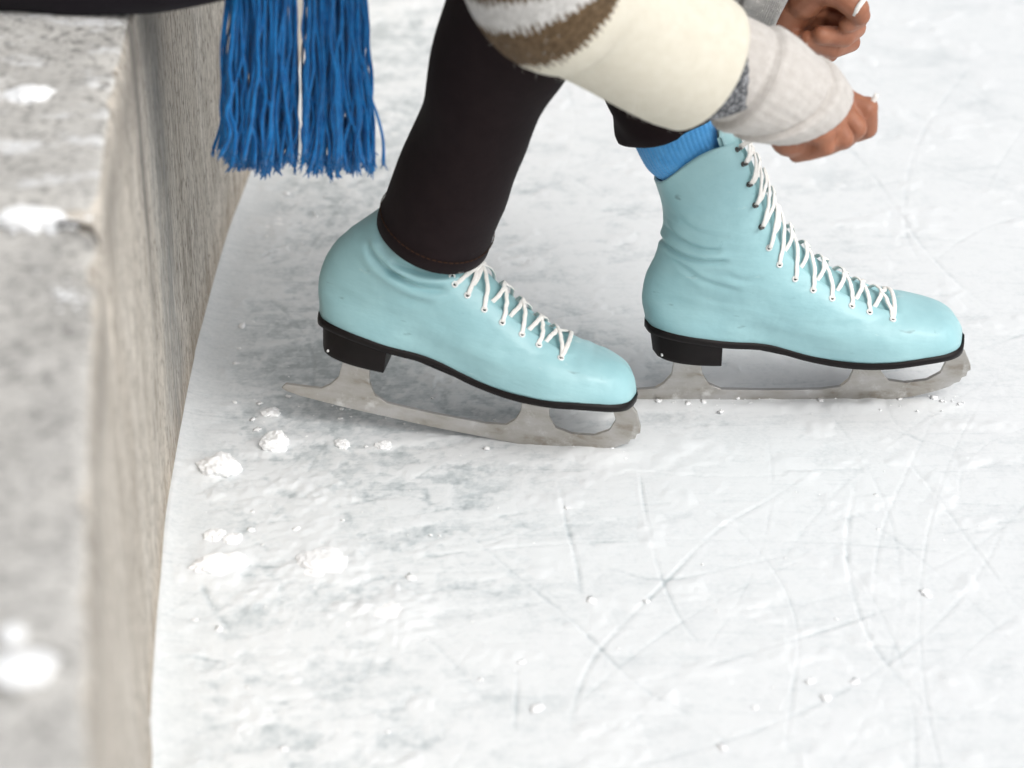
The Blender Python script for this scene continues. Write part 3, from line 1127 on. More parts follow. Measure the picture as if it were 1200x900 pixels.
    bv = bl.modifiers.new('b', 'BEVEL'); bv.width = .0007; bv.segments = 2; bv.limit_method = 'ANGLE'
    # mounting plates with screws
    for (ua, ub, vz, wv) in ((790, 838, 428, .019), (985, 1100, 0, .022)):
        xa, xb = tr(ua, 430)[0], tr(ub, 430)[0]
        zt = hz - .0012 if vz else None
        V, F = [], []
        nx = 10
        for i in range(nx):
            x = xa + (xb - xa) * i / (nx - 1)
            z1 = zt if zt is not None else float(sole_z(x)) - .0057
            ww = wv * (1 - .35 * abs(2 * i / (nx - 1) - 1) ** 3)
            V += [(x, -ww, z1), (x, ww, z1), (x, ww, z1 - .0025), (x, -ww, z1 - .0025)]
        F = grid_faces(nx, 4) + [(3, 2, 1, 0), tuple((nx - 1) * 4 + j for j in range(4))]
        pl = mesh_obj('mounting_plate', V, F, M['blade'], root, False)
    # eyelets below, hooks above
    for side in (1, -1):
        for k, (s, t) in enumerate(EYES):
            p = psurf(P, s, side * t); n = pnorm(PB, s, side * t)
            up = np.array([0, 0, 1.]) - n * n[2]; up /= np.linalg.norm(up); rt = np.cross(n, up)
            b = MB()
            th = np.linspace(0, 2 * np.pi, 16, endpoint=False)
            if k < 8:
                rings = []
                for r, h in ((.0029, -.0004), (.0028, .0008), (.0022, .0013), (.0016, .0009), (.0013, -.0002)):
                    rings.append(p + n * h + (np.cos(th)[:, None] * rt + np.sin(th)[:, None] * up) * r)
                R = np.array(rings)
                ey = mesh_obj('eyelet', R.reshape(-1, 3), grid_faces(5, 16), M['eyelet'], root)
                c = p + n * .0003
                ring = c + (np.cos(th)[:, None] * rt + np.sin(th)[:, None] * up) * .0015
                mesh_obj('eyelet_hole', ring, [tuple(range(16))], M['hole'], ey)
            else:
                f = -rt if np.dot(rt, psurf(PB, s, 0) - p) > 0 else rt     # away from the throat
                b.tube([p - n * .0005, p + n * .0012], .0022, 12, up=tuple(up))
                b.tube(spline([p + n * .001, p + n * .0038 + f * .0003, p + n * .0050 + f * .0022, p + n * .0042 + f * .0036], 8), .0009, 8, up=tuple(up), R2=.0017)
                b.build('lace_hook', M['hook'], root)
    # lace: two strands crossing from eyelet to eyelet
    rr = random.Random(seed)
    fx = PB[:, 0, 0]
    def ridge_s(k):
        x = psurf(PB, *EYES[k])[0] + .003
        cand = np.abs(fx - x) + np.where(np.arange(NS) < NS * .12, 1, 0)
        return max(EYES[k][0], min(.985, np.argmin(cand) / (NS - 1)))
    rs = [ridge_s(k) for k in range(len(EYES))]
    top = len(EYES) - 1 if lace_top is None else lace_top
    def ribbon(pts, nor, wid=.0019, thk=.0009):
        Pp = spline(np.hstack([pts, nor]), max(12, len(pts) * 2))
        Q, Nn = Pp[:, :3], Pp[:, 3:]
        T = np.gradient(Q, axis=0); T /= np.linalg.norm(T, axis=1)[:, None] + 1e-12
        Nn = Nn - T * np.sum(T * Nn, axis=1)[:, None]; Nn /= np.linalg.norm(Nn, axis=1)[:, None] + 1e-12
        W = np.cross(T, Nn)
        th = np.linspace(0, 2 * np.pi, 10, endpoint=False)
        cs = np.sign(np.cos(th)) * np.abs(np.cos(th)) ** .7; sn = np.sign(np.sin(th)) * np.abs(np.sin(th)) ** .7
        wv = wid * (1 + .07 * np.sin(np.arange(len(Q)) * 1.7 + rr.uniform(0, 6)))
        V = Q[:, None] + W[:, None] * (cs[None, :, None] * wv[:, None, None]) + Nn[:, None] * (sn[None, :, None] * thk)
        F = grid_faces(len(Q), 10) + [tuple(range(10))[::-1], tuple((len(Q) - 1) * 10 + j for j in range(10))]
        b.add(V.reshape(-1, 3), F)
    b = MB()
    ends = []
    for start in (1, -1):
        side = start
        for k in range(top):
            (s0, t0), (s1, t1) = EYES[k], EYES[k + 1]
            hook = k >= 7
            rm = rs[k] * .45 + rs[k + 1] * .55 + rr.uniform(-.006, .006)
            pts, nor = [], []
            for q in np.linspace(0, 1, 17):
                if q < .5:
                    f = q / .5; sv = s0 + (rm - s0) * f; t = side * t0 * (1 - f)
                else:
                    f = (q - .5) / .5; sv = rm + (s1 - rm) * f; t = -side * t1 * f
                sv = min(sv, .985)
                h = .0006 + .0012 * math.sin(math.pi * min(1, q)) ** .8 + (0.0007 if start > 0 else 0) * math.sin(math.pi * q)
                if hook:
                    h += .0020
                elif q > .72:
                    h -= .0052 * sstep(.72, .9, q)          # dives under the edge of the leather
                n = pnorm(PB, min(sv, .98), t)
                e0 = psurf(PB, s0, side * t0); e1 = psurf(PB, s1, -side * t1); er = psurf(PB, min(rm, .985), 0)
                chord = e0 + (er - e0) * (q / .5) if q < .5 else er + (e1 - er) * ((q - .5) / .5)
                sp_ = psurf(PB, sv, t)
                tang = chord - sp_; tang = tang - n * np.dot(tang, n)
                pts.append(sp_ + tang * .8 + n * h + np.array([rr.uniform(-.0005, .0005), 0, 0])); nor.append(n)
            ribbon(np.array(pts), np.array(nor))
            side = -side
        ends.append((pts[-1], side))
    # the bottom bar between the first two eyelets
    s0, t0 = EYES[0]
    bar = np.array([psurf(PB, s0 + (rs[0] - s0) * (1 - q * q), t0 * q) + pnorm(PB, s0, t0 * q) * (.001 + .0020 * (1 - q * q)) for q in np.linspace(1, -1, 14)])
    ribbon(bar, np.array([pnorm(PB, s0, t0 * q) for q in np.linspace(1, -1, 14)]))
    b.build('lace', M['lace'], root)
    return root, ends

NEAR_LOC, NEAR_ROT = Vector((-.1695, 1.7351, .0268)), (-.1348, .1487, -.148)
from mathutils import Euler
_NI = (Matrix.Translation(NEAR_LOC) @ Euler(NEAR_ROT, 'XYZ').to_matrix().to_4x4()).inverted()
def trn(u, v, w=.033):
    a, b = _NI @ Vector(at(u, v, 1.0)), _NI @ Vector(at(u, v, 3.0))
    t = (-w - a.y) / (b.y - a.y)
    p = a + (b - a) * t
    return np.array([p.x, p.z])
def cre(f, rows):
    return [(*f(r[0], r[1]), *f(r[2], r[3]), r[4], r[5]) for r in rows]
CRE_FAR = [(776, 296, 850, 303, .0030, .0026), (785, 278, 842, 290, .0024, .0024), (795, 312, 862, 336, .0014, .0026), (800, 262, 850, 272, .0010, .003), (852, 318, 892, 322, .0010, .003), (758, 303, 776, 297, .0018, .0022),
           (905, 372, 960, 352, .0005, .003), (820, 345, 872, 350, .0005, .003), (1035, 372, 1060, 390, .0006, .003), (1050, 366, 1080, 392, .0005, .003)]
CRE_NEAR = [(428, 296, 470, 324, .0042, .0034), (452, 318, 520, 340, .0040, .0036), (462, 308, 552, 322, .0044, .0030), (480, 300, 560, 306, .0024, .003), (470, 348, 530, 352, .0012, .004),
            (672, 425, 690, 452, .0006, .003), (690, 428, 706, 455, .0005, .003)]
CRE_FAR = cre(lambda u, v: tr(u, v, .03), CRE_FAR)
CRE_NEAR = cre(trn, CRE_NEAR)
far_skate, far_ends = build_skate('upright turquoise skate with blue sock above it, laces pulled by the hands',
                                  (FX, FY, -.0015), -.004, 0.0, CRE_FAR, 3, None, 2)
near_skate, near_ends = build_skate('turquoise skate with tilted heel under the black trouser hem, nearer and further left',
                                    (-.1695, 1.7351, .0268), -.148, .1487, CRE_NEAR, 11, 7, 2, .58, -.1348)

# ------------------------------------------------------------------ the person
person = empty('person', (-.40, 1.82, WALL_H))
tag(person, 'person in black jeans and striped cream knit bending down to tie a skate', 'person')
PO = np.array(person.location)
def pmesh(name, V, F, mat, uv=None, smooth=True, parent=None):
    return mesh_obj(name, np.asarray(V) - PO, F, mat, parent or person, smooth, uv)

def loft(name, path, R, R2=None, nt=48, up=(0, 1, 0), mat=None, fold=None, end_in=None, thick=.0025, v0=0.0, caps=False, shear0=None):
    """a cloth tube along path with uv in metres; both ends are turned in so that it has thickness"""
    P = np.asarray(path, float); n = len(P)
    R = np.broadcast_to(np.asarray(R, float), (n,)).copy()
    R2 = R if R2 is None else np.broadcast_to(np.asarray(R2, float), (n,)).copy()
    T, N, B = frames(P, up)
    L = np.r_[0, np.cumsum(np.linalg.norm(np.diff(P, axis=0), axis=1))] + v0
    th = np.linspace(0, 2 * np.pi, nt, endpoint=False)
    rad = np.ones((n, nt))
    if fold is not None:
        rad = rad + fold(L[:, None], th[None, :])
    ax = np.zeros((n, nt))
    if shear0 is not None:
        ax = shear0(L[:, None], th[None, :]) * np.ones((n, nt))
    V = P[:, None] + N[:, None] * (np.cos(th)[None, :, None] * (R[:, None] * rad)[..., None]) + B[:, None] * (np.sin(th)[None, :, None] * (R2[:, None] * rad)[..., None]) + T[:, None] * ax[..., None]
    UV = np.stack([np.broadcast_to(th[None] * R.mean(), (n, nt)), np.broadcast_to(L[:, None], (n, nt)) + ax], -1)
    def inner(i, depth, sgn):
        c = P[i]
        ring = V[i] + (c + T[i] * 0 - V[i]) * (thick / max(R[i], 1e-4))
        ring2 = V[i] + (c - V[i]) * (thick * 1.6 / max(R[i], 1e-4)) + T[i] * sgn * depth
        mid = (V[i] + ring) / 2 - T[i] * sgn * thick * .45
        return [mid, ring, ring2]
    a = inner(0, .025, 1)[::-1]; b = inner(n - 1, .025, -1)
    allV = np.vstack([np.array(a).reshape(-1, 3), V.reshape(-1, 3), np.array(b).reshape(-1, 3)])
    uva = np.broadcast_to(UV[0], (3, nt, 2)).reshape(-1, 2); uvb = np.broadcast_to(UV[-1], (3, nt, 2)).reshape(-1, 2)
    allUV = np.vstack([uva, UV.reshape(-1, 2), uvb])
    F = grid_faces(n + 6, nt)
    return pmesh(name, allV, F, mat, allUV)

# --- joints (right side is the near one: the person faces right)
hipR, hipL = np.array([-.38, 1.735, .50]), np.array([-.38, 1.895, .50])
hemR = at(508, 273, 1.742)
kneeR = at(668, -150, 1.66)
ankR = at(450, 360, 1.775)
kneeL = np.array([.035, 1.845, .53])
cuffL = at(783, 134, 1.80)
ankL = at(806, 300, 1.782)
shR, shL = np.array([-.06, 1.60, .86]), np.array([-.05, 1.98, .87])
wrR = at(925, 135, 1.675)
elR = at(640, -34, 1.60)
wrL = at(925, 8, 1.862)
elL = at(700, -120, 1.93)

# --- hands
def hand_right(b):
    w = wrR
    q = lambda u, v, Y: at(u, v, Y)
    # back of the hand: wrist to knuckles (index far, little finger near)
    mcp = [q(988, 117, 1.708), q(985, 129, 1.690), q(977, 143, 1.672), q(964, 156, 1.657)]
    b.capsule(at(905, 120, 1.685), w, .023, .024)
    for k, m in enumerate(mcp):
        st = w + (m - w) * .12 + np.array([0, (1.5 - k) * .008, 0])
        b.capsule(st, m, .0175 - .001 * k, .0112 - .0006 * k)
    for k in range(3):
        b.capsule(w * .4 + mcp[k] * .6, (mcp[k] + mcp[k + 1]) / 2, .0145, .0095)
    b.capsule(at(926, 160, 1.672), at(968, 160, 1.670), .016, .0125)
    # fingers curled under
    pip = [q(1015, 129, 1.700), q(1003, 150, 1.686), q(989, 162, 1.668), q(968, 172, 1.656)]
    dip = [q(1016, 150, 1.704), q(988, 164, 1.694), q(968, 172, 1.676), q(949, 178, 1.664)]
    tip = [q(1003, 156, 1.712), q(968, 166, 1.702), q(948, 176, 1.684), q(933, 182, 1.672)]
    for k in range(4):
        r = (.0092, .0088, .0080, .0072)[k]
        b.chain([mcp[k], pip[k], dip[k], tip[k]], [r * 1.06, r, r * .92, r * .82])
    # thumb from the far side of the palm, pressed against the index finger
    b.chain([w + np.array([.012, .022, -.006]), q(968, 128, 1.725), q(998, 128, 1.722), q(1016, 126, 1.712)], [.016, .0135, .0108, .0090])
    return tip

def hand_left(b):
    w = wrL
    q = lambda u, v, Y: at(u, v, Y)
    b.capsule(at(890, -10, 1.872), w, .022, .023)
    mcp = [q(968, -6, 1.872), q(966, 12, 1.878), q(958, 28, 1.880), q(946, 40, 1.878)]
    for k, m in enumerate(mcp):
        b.capsule(w + (m - w) * .1, m, .0165, .0112)
    for k in range(3):
        b.capsule(w * .5 + mcp[k] * .5, (mcp[k] + mcp[k + 1]) / 2, .014, .0095)
    # index and thumb pinch the lace, the other fingers curl towards the viewer
    b.chain([mcp[0], q(1003, 8, 1.862), q(1006, 22, 1.842), q(993, 28, 1.832)], [.0096, .0090, .0082, .0074])
    b.chain([mcp[1], q(1002, 32, 1.862), q(990, 43, 1.842), q(962, 41, 1.832)], [.0098, .0094, .0088, .0080])
    b.chain([mcp[2], q(996, 49, 1.868), q(976, 57, 1.848), q(946, 46, 1.836)], [.0094, .0089, .0084, .0076])
    b.chain([mcp[3], q(972, 62, 1.872), q(955, 58, 1.856), q(932, 44, 1.842)], [.0084, .0080, .0074, .0066])
    b.chain([w + np.array([.01, -.016, .012]), q(958, -14, 1.836), q(985, -6, 1.830), q(1004, 10, 1.828), q(1008, 18, 1.829)], [.016, .0132, .0112, .0104, .0086])

def build_body():
    b = MB()
    pel = (hipR + hipL) / 2
    chest = np.array([-.13, 1.79, .80]); neck = np.array([.0, 1.79, .92]); head = np.array([.07, 1.785, 1.01])
    for h in (hipR, hipL):
        b.capsule(pel, h, .10, .085)
    b.chain([pel, (pel + chest) / 2 + np.array([-.03, 0, .03]), chest], [.115, .115, .125])
    b.chain([chest, shR * .8 + chest * .2], [.10, .06]); b.chain([chest, shL * .8 + chest * .2], [.10, .06])
    b.chain([chest, neck, head], [.07, .055, .06])
    # head looking down at the skate
    fdir = np.array([.72, 0, -.69]); udir = np.array([.69, 0, .72])
    b.capsule(head, head + udir * .055 - fdir * .015, .078, .088)
    b.capsule(head + fdir * .035 - udir * .045, head + fdir * .052 - udir * .055, .045, .036)
    b.capsule(head + fdir * .088 + udir * .012, head + fdir * .102 - udir * .018, .009, .013)
    for s in (-1, 1):
        b.capsule(head + np.array([0, s * .08, 0]) + udir * .015, head + np.array([0, s * .086, 0]) - udir * .018, .014, .011)
        b.capsule(head + fdir * .075 + np.array([0, s * .033, 0]) + udir * .026, head + fdir * .08 + np.array([0, s * .02, 0]) + udir * .027, .010, .010)
    b.capsule(head + fdir * .088 - udir * .042 + np.array([0, -.017, 0]), head + fdir * .088 - udir * .042 + np.array([0, .017, 0]), .008, .008)
    # arms
    b.chain([shR, elR, at(905, 120, 1.685)], [.048, .038, .024])
    b.chain([shL, elL, at(890, -10, 1.872)], [.048, .038, .024])
    # legs and feet
    b.chain([hipR, kneeR, hemR], [.082, .050, .032])
    b.chain([hipL, kneeL, cuffL], [.082, .050, .030])
    def foot(root, p0, p1, r0, r1):
        Mx = Matrix.Translation(root.location) @ root.rotation_euler.to_matrix().to_4x4()
        a, c = np.array(Mx @ Vector(p0)), np.array(Mx @ Vector(p1))
        return a, c
    for root, cal, up in ((near_skate, hemR, (.062, 0, .165)), (far_skate, cuffL, (.043, 0, .20))):
        top, ank = foot(root, up, (.048, 0, .135), 0, 0)
        hl, toe = foot(root, (.035, 0, .108), (.215, 0, .074), 0, 0)
        mid = hl * .5 + toe * .5
        b.chain([cal, top, ank, hl], [.030, .024, .022, .020]); b.chain([ank, mid, toe], [.018, .012, .007]); b.chain([hl, mid], [.018, .012])
    hand_right(b)
    hand_left(b)
    o = mesh_obj('body', np.vstack(b.V) - PO, b.F, M['skin'], person)
    remesh(o, .0016, 2)
    return o
body = build_body()

# --- black jeans: each leg from hem to hip, joined by the seat
def trouser_leg(name, hem, knee, hip, rhem, mat, seed, label):
    pts = np.array([hem, hem * .72 + knee * .28, hem * .35 + knee * .65, knee + np.array([.012, 0, .0]), knee * .7 + hip * .3 + np.array([0, 0, .03]), knee * .3 + hip * .7 + np.array([0, 0, .012]), hip])
    P = spline(pts, 90)
    s = np.linspace(0, 1, 90)
    R = np.interp(s, [0, .04, .15, .3, .46, .6, .8, 1], [rhem, rhem * .985, rhem * .95, .056, .064, .072, .085, .098])
    rnd = random.Random(seed)
    ph = [rnd.uniform(0, 6.28) for _ in range(6)]
    def fold(L, th):
        d = .034 * np.sin(95 * L + 1.8 * np.sin(th + ph[0]) + ph[1]) * np.exp(-L / .25) * (.5 + .5 * np.sin(th * 1.0 + ph[2])) * sstep(.012, .05, L)
        d += .018 * np.sin(60 * L - 2.2 * np.sin(th + ph[5])) * sstep(.02, .08, L)
        d += .020 * np.sin(38 * L + 2 * th + ph[3]) * sstep(.02, .12, L) + .012 * np.sin(3 * th + 12 * L + ph[4])
        d += .013 * np.exp(-((L - .016) / .004) ** 2) * -1 + .010 * (L < .014)
        return d
    def sh(L, th):
        return np.zeros_like(th)
    return loft(name, P, R, None, 64, (0, 1, 0), mat, fold, thick=.003), P, fold
tl, PR, hfold = trouser_leg('trouser_leg', hemR, kneeR, hipR, .0468, M['denim'], 3, '')
tl['label'] = 'black jeans leg with stitched hem over the nearer skate'
tl2, PL, _f = trouser_leg('trouser_leg', cuffL + (kneeL - cuffL) * .03, kneeL, hipL, .043, M['denim'], 8, '')
tl2['label'] = 'black jeans leg of the farther foot, behind the sleeve'
# stitching round the hem
T_, N_, B_ = frames(PR[:6], (0, 1, 0))
ring = []
def hem_ring(P, k, r, name, off):
    T, N, B = frames(P, (0, 1, 0))
    th = np.linspace(0, 2 * np.pi, 90, endpoint=False)
    c = P[k]
    return c, T[k], N[k], B[k], th
cc, tt, nn, bb, th = hem_ring(PR, 0, .05, '', 0)
c2 = cc + tt * .0125
b = MB()
nst = 64
for k in range(nst):
    a0 = 2 * np.pi * k / nst; a1 = a0 + 2 * np.pi / nst * .72
    pp = [c2 + (nn * math.cos(a) + bb * math.sin(a)) * (.0468 * (1 + float(hfold(np.array(.0125), np.array(a)))) + .0004) for a in np.linspace(a0, a1, 4)]
    b.tube(np.array(pp) - PO, .00055, 5, up=tuple(tt))
so = b.build('hem_stitching', M['stitch'], tl)

# --- black coat over hips and thighs, its hem lying on the wall
def build_coat():
    b = MB()
    pel = (hipR + hipL) / 2
    b.capsule(pel + np.array([-.13, -.05, .0]), pel + np.array([-.13, .05, .0]), .145, .145)
    b.chain([hipR + np.array([-.10, .03, .0]), hipR + np.array([.10, .03, .012])], [.118, .098])
    b.chain([hipL + np.array([-.10, -.03, .0]), hipL + np.array([.10, -.03, .012])], [.118, .098])
    b.chain([pel, pel + np.array([-.03, 0, .18])], [.165, .165])
    b.chain([(-.62, 1.660, .442), (-.40, 1.645, .440), (-.25, 1.640, .441), (-.19, 1.650, .452)], [.037, .037, .036, .032])
    o = mesh_obj('coat', np.vstack(b.V) - PO, b.F, M['coat'], person)
    remesh(o, .005, 8)
    me = o.data
    co = np.empty(len(me.vertices) * 3); me.vertices.foreach_get('co', co); co = co.reshape(-1, 3)
    nz = fbm3(co, 9, 3, 2.0) * .010
    co[:, 1] += nz; co[:, 2] += nz * .5
    # flatten on the wall, sag over its edge
    wz = co + PO
    over = wz[:, 0] > -.27
    lim = np.where(over, .400, WALL_H + .004)
    k = wz[:, 2] < lim
    wz[k, 2] = lim[k] + (wz[k, 2] - lim[k]) * .06
    co = wz - PO
    me.vertices.foreach_set('co', co.ravel()); me.update()
    return o
build_coat()

# --- sweater on the upper body (above the picture), far sleeve
def build_sweater():
    b = MB()
    pel = (hipR + hipL) / 2
    chest = np.array([-.13, 1.79, .80])
    b.chain([pel + np.array([-.02, 0, .12]), (pel + chest) / 2 + np.array([-.03, 0, .05]), chest], [.145, .145, .155])
    b.chain([chest, shR], [.13, .085]); b.chain([chest, shL], [.13, .085])
    b.chain([shR, shR * .55 + elR * .45], [.082, .062]); b.chain([shL, elL], [.082, .062])
    b.chain([elL, elL * .45 + wrL * .55], [.062, .05])
    o = mesh_obj('sweater', np.vstack(b.V) - PO, b.F, M['knitcream'], person)
    remesh(o, .006, 8)
    displace(o, lambda co: fbm3(co, 14, 3, 5.0) * .008)
    return o
build_sweater()

# --- near sleeve: wide cream knit with brown and grey bands (v counts from the cuff)
cuff_c = at(822, 76, 1.655)
sl_path = spline([cuff_c, at(762, 44, 1.64), at(690, 2, 1.62), elR, elR + (shR - elR) * .25, elR + (shR - elR) * .75], 90)
sl_s = np.linspace(0, 1, 90)
sl_R = np.interp(sl_s, [0, .03, .12, .3, .5, 1], [.0525, .0545, .056, .059, .062, .074])
def sl_fold(L, th):
    return .016 * np.sin(34 * L + 1.9 * np.sin(th)) + .016 * np.sin(2 * th + 14 * L) + .010 * np.sin(62 * L + 2.4 * np.cos(th)) + .012 * np.sin(3 * th + 20 * L) * sstep(.0, .1, L)
slv = loft('sleeve', sl_path, sl_R, None, 96, (0, 1, 0), M['sleeve'], sl_fold, thick=.005)
slv['label'] = 'wide cream knit sleeve with brown and grey bands'

def fuzz(o, mat, count, length, seed, vmax=None):
    """short loose wool fibres standing off a knitted part"""
    me = o.data
    rr = random.Random(seed)
    n = len(me.vertices)
    co = np.empty(n * 3); me.vertices.foreach_get('co', co); co = co.reshape(-1, 3)
    no = np.empty(n * 3); me.vertices.foreach_get('normal', no); no = no.reshape(-1, 3)
    polys = [p.vertices[:] for p in me.polygons]
    V, F = [], []
    for k in range(count):
        q = polys[rr.randrange(len(polys))]
        w = [rr.random() for _ in q]; t = sum(w)
        p = sum(co[i] * a for i, a in zip(q, w)) / t
        nn_ = no[q[0]]
        tang = np.array([rr.gauss(0, 1), rr.gauss(0, 1), rr.gauss(0, 1)])
        d = nn_ * rr.uniform(.3, 1) + tang * .55
        d /= np.linalg.norm(d)
        L = length * rr.uniform(.4, 1.3)
        side = np.cross(d, tang); side /= np.linalg.norm(side) + 1e-9
        m = p + d * L * .55 + tang * L * .10
        e = p + d * L + tang * L * .30
        wd = .00009
        b0 = len(V)
        V += [p - nn_ * .0004 - side * wd, p - nn_ * .0004 + side * wd, m + side * wd * .8, m - side * wd * .8, e]
        F += [(b0, b0 + 1, b0 + 2, b0 + 3), (b0 + 3, b0 + 2, b0 + 4)]
    f = mesh_obj('wool_fuzz', V, F, mat, o, False)
    f['kind'] = 'stuff'
    return f
M['fuzz'] = mat_simple('wool_fibre', (.90, .88, .82), .9, .1)
fuzz(slv, M['fuzz'], 2600, .0036, 4)

# --- dark speckled cuff peeping out of the sleeve
inn = spline([cuff_c + (sl_path[0] - sl_path[3]) * .75 + np.array([-.006, 0, -.010]), cuff_c + np.array([0, 0, -.004]), sl_path[6]], 14)
loft('inner_cuff', inn, np.linspace(.0440, .048, 14), None, 60, (0, 1, 0), M['fleck'], lambda L, th: .02 * np.sin(5 * th + 40 * L), thick=.003)

# --- wrist warmers
def warmer(name, pts, rads, mat, folds, seed, label, tilt=False):
    P = spline(pts, 80)
    L = np.r_[0, np.cumsum(np.linalg.norm(np.diff(P, axis=0), axis=1))]
    R = np.interp(np.linspace(0, 1, 80), np.linspace(0, 1, len(rads)), rads)
    tot = L[-1]
    def fold(Lm, th):
        d = .006 * np.sin(34 * th) + .010 * np.exp(-((np.mod(th * 7 / (2 * np.pi), 1) - .5) / .06) ** 2) * -1
        for fpos, amp, slant in folds:
            e = Lm - fpos * tot - slant * np.cos(th + seed) * .004
            d = d + amp * (sstep(-.0018, .0018, e) - sstep(.0, .045, e)) - amp * .75 * np.exp(-(e / .0026) ** 2)
        d = d + .016 * np.sin(2 * th + 30 * Lm + seed) + .010 * np.sin(48 * Lm + 2 * np.sin(th + seed))
        return d
    o = loft(name, P, R, None, 132, (0, 1, 0), mat, fold, thick=.004, shear0=(lambda Lm, th: (.018 * np.sin(th) - .012) * sstep(.2, 1.0, Lm / tot)) if tilt else None)
    o['label'] = label
    fuzz(o, M['fuzz'], 1200, .0024, int(seed * 10))
    return o
warmer('wrist_warmer', [at(815, 60, 1.66), at(862, 82, 1.662), at(898, 102, 1.668), at(927, 121, 1.676), at(950, 137, 1.684)], [.037, .0395, .0415, .0400, .0350],
       M['warmer'], [(.40, .10, 1), (.76, .11, -1)], .6, 'pale oatmeal knit wrist warmer on the nearer hand', True)
warmer('wrist_warmer', [at(800, -70, 1.885), at(850, -38, 1.88), at(893, -14, 1.872), at(926, 4, 1.862)], [.040, .042, .041, .036],
       M['warmer2'], [(.62, .08, 1)], 2.2, 'darker grey knit wrist warmer on the farther hand')

# --- blue ribbed sock between the jeans and the farther boot
sk = spline([at(824, 235, 1.782), at(818, 197, 1.782), at(803, 167, 1.784), at(794, 138, 1.793), at(783, 105, 1.805)], 40)
def sock_fold(L, th):
    return .006 * np.sin(3 * th + 25 * L)
o = loft('sock', sk, np.interp(np.linspace(0, 1, 40), [0, .2, .34, .5, .65, 1], [.022, .0245, .0265, .0310, .0355, .037]), np.interp(np.linspace(0, 1, 40), [0, .2, .34, .5, .65, 1], [.025, .0275, .0305, .0368, .0395, .037]), 90, (0, 1, 0), M['sock'], sock_fold, thick=.003)
o['label'] = 'bright blue ribbed sock above the farther boot'

# --- turned-up hem of the far jeans leg
P = spline([cuffL + (cuffL - kneeL) * .035, cuffL + (kneeL - cuffL) * .05, cuffL + (kneeL - cuffL) * .16], 22)
o = loft('turned_up_hem', P, np.interp(np.linspace(0, 1, 22), [0, .1, .9, 1], [.0448, .0462, .0450, .0435]), None, 64, (0, 1, 0), M['denim'], lambda L, th: .04 * np.sin(2 * th + 60 * L) + .025 * np.sin(5 * th + 120 * L), thick=.004)

# --- lace ends from the top hooks to the hands (part of the far skate)
lace_paths = []
for (end, side), target, via in ((far_ends[0], at(980, 140, 1.70), at(920, 140, 1.735)), (far_ends[1], at(955, 40, 1.865), at(915, 85, 1.80))):
    e = end + np.array([FX, FY, 0])
    lace_paths.append(spline([e, e + np.array([.012, 0, .008]), via, target], 30))
lace_paths.append(spline([at(1010, 138, 1.695), at(1021, 122, 1.700), at(1028, 110, 1.70)], 8))
lace_paths.append(spline([at(1001, 18, 1.820), at(1006, 8, 1.818), at(1014, -3, 1.822), at(1024, -25, 1.83)], 10))
rot = np.array(far_skate.rotation_euler.to_matrix())
for P in lace_paths:
    V, F = tube_data(P, .0013, 8, R2=.0022)
    mesh_obj('lace_end', (V - np.array(far_skate.location)) @ rot, F, M['lace'], far_skate)

